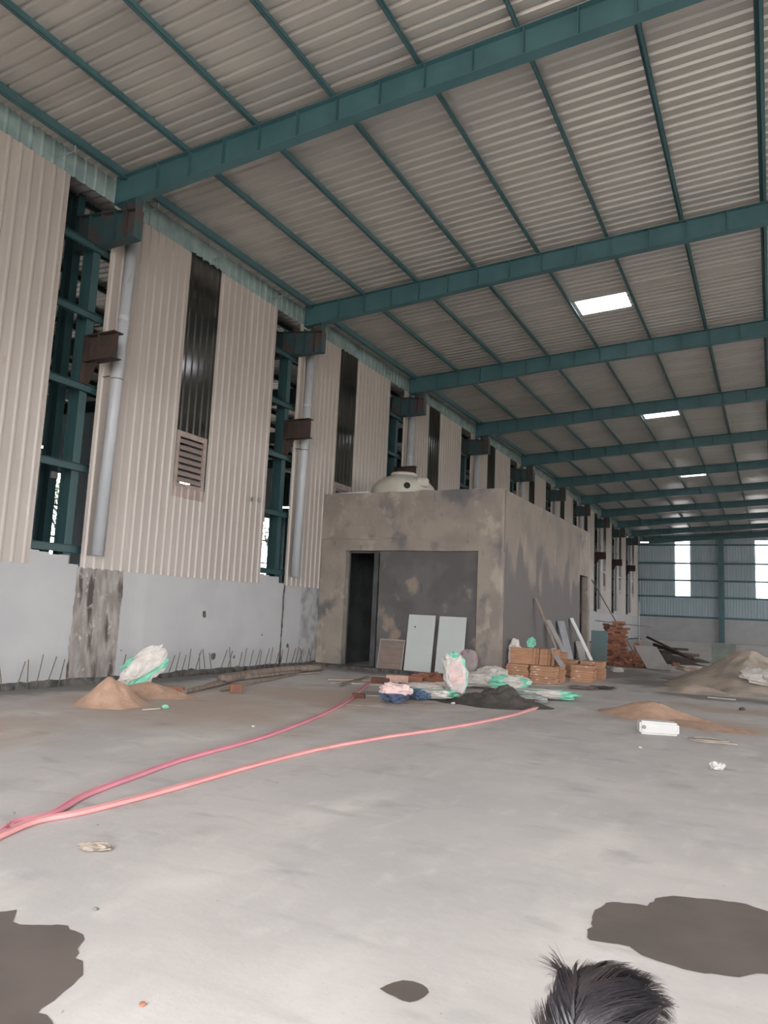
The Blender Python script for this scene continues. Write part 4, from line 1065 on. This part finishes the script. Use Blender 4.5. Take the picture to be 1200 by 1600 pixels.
# circular patch repair marks on the cladding
for (yy, zz_) in ((15.35, 4.38), (15.62, 4.40)):
    mb = MB(); mb.lathe([(.07, 0), (.075, .01), (.05, .012), (.045, .004)], n=20); mb.build('sealed_hole', M['greysheet'], wl, (XW+.03, yy, zz_), (0, math.pi/2, 0))

# ---------------------------------------------------------------- person in front of the camera
def skin_mesh(name, verts, edges, root=0, levels=2):
    me = bpy.data.meshes.new(name); me.from_pydata([v[0] for v in verts], edges, []); o = bpy.data.objects.new(name, me); COL.objects.link(o)
    mo = o.modifiers.new('skin', 'SKIN'); mo.use_smooth_shade = True
    for i, v in enumerate(verts):
        r = v[1]; me.skin_vertices[0].data[i].radius = (r if isinstance(r, tuple) else (r, r)); me.skin_vertices[0].data[i].use_root = (i == root)
    o.modifiers.new('sub', 'SUBSURF').levels = levels
    dg = bpy.context.evaluated_depsgraph_get(); m2 = bpy.data.meshes.new_from_object(o.evaluated_get(dg)); m2.name = name
    bpy.data.objects.remove(o); return m2


hd = ray(938, 1662).normalized()*1.50; head = Vector((hd.x, hd.y, CZ+hd.z))       # head centre in the room
person = thing('person', 'person with tousled dark hair crouching at the bottom edge, back to the viewer', 'person', (head.x, head.y, 0), math.radians(10))
k_ = 1.0; HZ = head.z; TT = HZ-.86                                               # the squat is modelled for a head centre at .86
V = []; Ed = []


def add(co, r, par=None):
    V.append(((co[0]*k_, co[1]*k_, co[2]*k_), (r[0]*k_, r[1]*k_) if isinstance(r, tuple) else r*k_)); i = len(V)-1
    if par is not None: Ed.append((par, i))
    return i


pel = add((0, -.10, .24+TT*.4), (.15, .12)); ch = add((0, -.07, .42+TT*.7), (.13, .10), pel); sh = add((0, -.03, .66+TT), (.135, .085), ch); nk = add((0, -.01, .745+TT), .052, sh); nk2 = add((0, .0, .80+TT), .05, nk)
zk = .52+TT*.3
for s in (-1, 1):
    a = add((s*.17, -.02, .665+TT), .050, sh); b = add((s*.235, .16, .50+TT*.7), .042, a); c = add((s*.16, .40, zk+.06), .030, b); d = add((s*.10, .46, zk+.05), (.022, .036), c)
    for f, (fx, L) in enumerate(((-.028, .075), (-.009, .085), (.010, .08), (.028, .062))):
        e = add((s*(.07-.004*f), .485+fx*.3, zk+.05+fx), .010, d); g = add((s*(.045), .50+fx*.3, zk+.04+fx), .009, e); add((s*.03, .50+fx*.3, zk+.04+fx-L*.4), .0075, g)
    e = add((s*.085, .45, zk+.10), .011, d); add((s*.06, .46, zk+.115), .009, e)
    h = add((s*.10, -.06, .24+TT*.3), .09, pel); kn = add((s*.17, .34, zk-.02), .058, h); an = add((s*.13, .06, .10), .038, kn); ft = add((s*.14, .16, .045), (.04, .033), an); add((s*.15, .26, .03), (.04, .025), ft)
body = skin_mesh('body', V, Ed)
bm = bmesh.new(); bm.from_mesh(body)
# head with face, facing +y of the person
hb = bmesh.new(); bmesh.ops.create_uvsphere(hb, u_segments=40, v_segments=28, radius=1)
for v in hb.verts:
    x, y, z = v.co
    sx = .077; sy = .098; sz = .118
    if z < 0: sx *= 1-.30*(-z)**1.3; sy *= 1-.12*(-z)
    yy = y*sy; xx = x*sx; zz_ = z*sz
    f = max(0, y)
    yy += f*(.022*math.exp(-((x/.16)**2+((z+.28)/.16)**2))+.012*math.exp(-((x/.12)**2+((z+.08)/.22)**2)))      # nose
    yy += f*.009*math.exp(-((x/.30)**2+((z+.56)/.07)**2))-f*.004*math.exp(-((x/.3)**2+((z+.60)/.02)**2))     # mouth
    for s in (-1, 1): yy -= f*.010*math.exp(-(((x-s*.38)/.15)**2+((z-.02)/.11)**2))                                # eye sockets
    yy += f*.006*math.exp(-((x/.5)**2+((z-.2)/.08)**2))+f*.008*math.exp(-((x/.25)**2+((z+.88)/.12)**2))
    v.co = Vector((xx, yy, zz_))
hz = HZ
for v in hb.verts: v.co += Vector((0, .01, hz))
mt = bpy.data.meshes.new('tmp'); hb.to_mesh(mt); hb.free(); bm.from_mesh(mt)
for s in (-1, 1):     # ears
    g = bmesh.ops.create_uvsphere(bm, u_segments=14, v_segments=10, radius=1)
    for v in g['verts']: v.co = Vector((s*(.076+v.co.x*s*.012+.01*max(0, -v.co.y)), v.co.y*.02, v.co.z*.032+hz-.012))
for f_ in bm.faces: f_.smooth = True
bm.to_mesh(body); bm.free(); body.materials.clear(); body.materials.append(M['skin']); link('body', body, person)
for s in (-1, 1):
    mb = MB(); mb.lathe([(.004, -.011), (.011, -.004), (.011, .004), (.004, .011)], n=12); mb.build('eye', M['eye'], person, (s*.029, .083, hz+.002), smooth=True)
V = []; Ed = []
a0 = add((0, -.10, .26+TT*.4), (.165, .14)); a1 = add((0, -.065, .44+TT*.7), (.155, .135), a0); a2 = add((0, -.03, .655+TT), (.155, .128), a1); add((0, -.015, .73+TT), .072, a2)
for s in (-1, 1): b = add((s*.175, -.02, .66+TT), .068, a2); add((s*.22, .12, .54+TT*.8), .06, b)
m_ = skin_mesh('shirt', V, Ed); m_.materials.clear(); m_.materials.append(M['shirt']); link('shirt', m_, person)
V = []; Ed = []
a0 = add((0, -.10, .23+TT*.4), (.158, .13))
for s in (-1, 1): h = add((s*.10, -.05, .235+TT*.3), .10, a0); kn = add((s*.17, .345, zk-.02), .072, h); add((s*.135, .07, .13), .058, kn)
m_ = skin_mesh('trousers', V, Ed); m_.materials.clear(); m_.materials.append(M['trouser']); link('trousers', m_, person)
# hair: scalp cap and many tapering locks
mb = MB(); rnd = random.Random(2)
hcen = Vector((0, .01, hz))


def scalp(th, ph, e=1.0): return hcen+Vector((math.sin(th)*math.cos(ph)*.080*e, math.sin(th)*math.sin(ph)*.101*e, math.cos(th)*.121*e))


for i in range(24):
    for j in range(12):
        q = []
        for (a, b) in ((i, j), (i+1, j), (i+1, j+1), (i, j+1)):
            ph = 2*math.pi*a/24; tm = 1.05 if math.sin(ph) > .3 else 1.75
            q.append(scalp(tm*b/12, ph, 1.03))
        mb.poly(q)
TU = []
for k in range(150):
    ph = rnd.uniform(0, 2*math.pi); tm = 1.1 if math.sin(ph) > .3 else 1.72; th = tm*math.sqrt(rnd.random())
    TU.append((scalp(th, ph, 1.02), Vector((rnd.uniform(-1, 1), rnd.uniform(-1, 1), rnd.uniform(-.5, 1)))*.42, rnd.uniform(.05, .095), rnd.random()**2))
for k in range(5200):
    ph = rnd.uniform(0, 2*math.pi); tm = 1.1 if math.sin(ph) > .3 else 1.75
    th = tm*math.sqrt(rnd.random()); p = scalp(th, ph, 1.01); nrm = (p-hcen).normalized()
    c = min(TU, key=lambda t_: (t_[0]-p).length_squared)
    base = Vector((.75, .55, .1)) if p.x > -.035 else Vector((-.25, .95, .35))      # wind-blown: over the crown to the right, the left edge standing forward
    d = base+c[1]+Vector((noise.noise(p*30), noise.noise(p*30+Vector((5, 0, 0))), noise.noise(p*30+Vector((0, 7, 0)))))*.35
    d = (d-nrm*d.dot(nrm)*.9).normalized()
    L = c[2]*rnd.uniform(.75, 1.1); lift = .10+.75*c[3]+.08*rnd.random(); tip = c[0]+d*c[2]+(c[0]-hcen).normalized()*lift*c[2]*.35
    w_ = rnd.uniform(.0006, .0012); sd = d.cross(nrm).normalized(); pts = []
    for s in range(7):
        f = s/6; q = p+d*L*f+nrm*(.003+lift*L*(f*.95-.75*f*f))-Vector((0, 0, .022))*f*f
        q = q.lerp(tip, .42*f*f); r_ = (q-hcen)
        e_ = math.sqrt((r_.x/.083)**2+(r_.y/.104)**2+(r_.z/.124)**2)
        if e_ < 1.03: q = hcen+r_*(1.03/e_)
        pts.append((q, w_*(1-f**2*.85)))
    for (a, wa), (b, wb_) in zip(pts[:-1], pts[1:]): mb.poly([a-sd*wa, a+sd*wa, b+sd*wb_, b-sd*wb_])
tag(mb.build('hair', M['hair'], person, smooth=True), 'tousled dark hair')
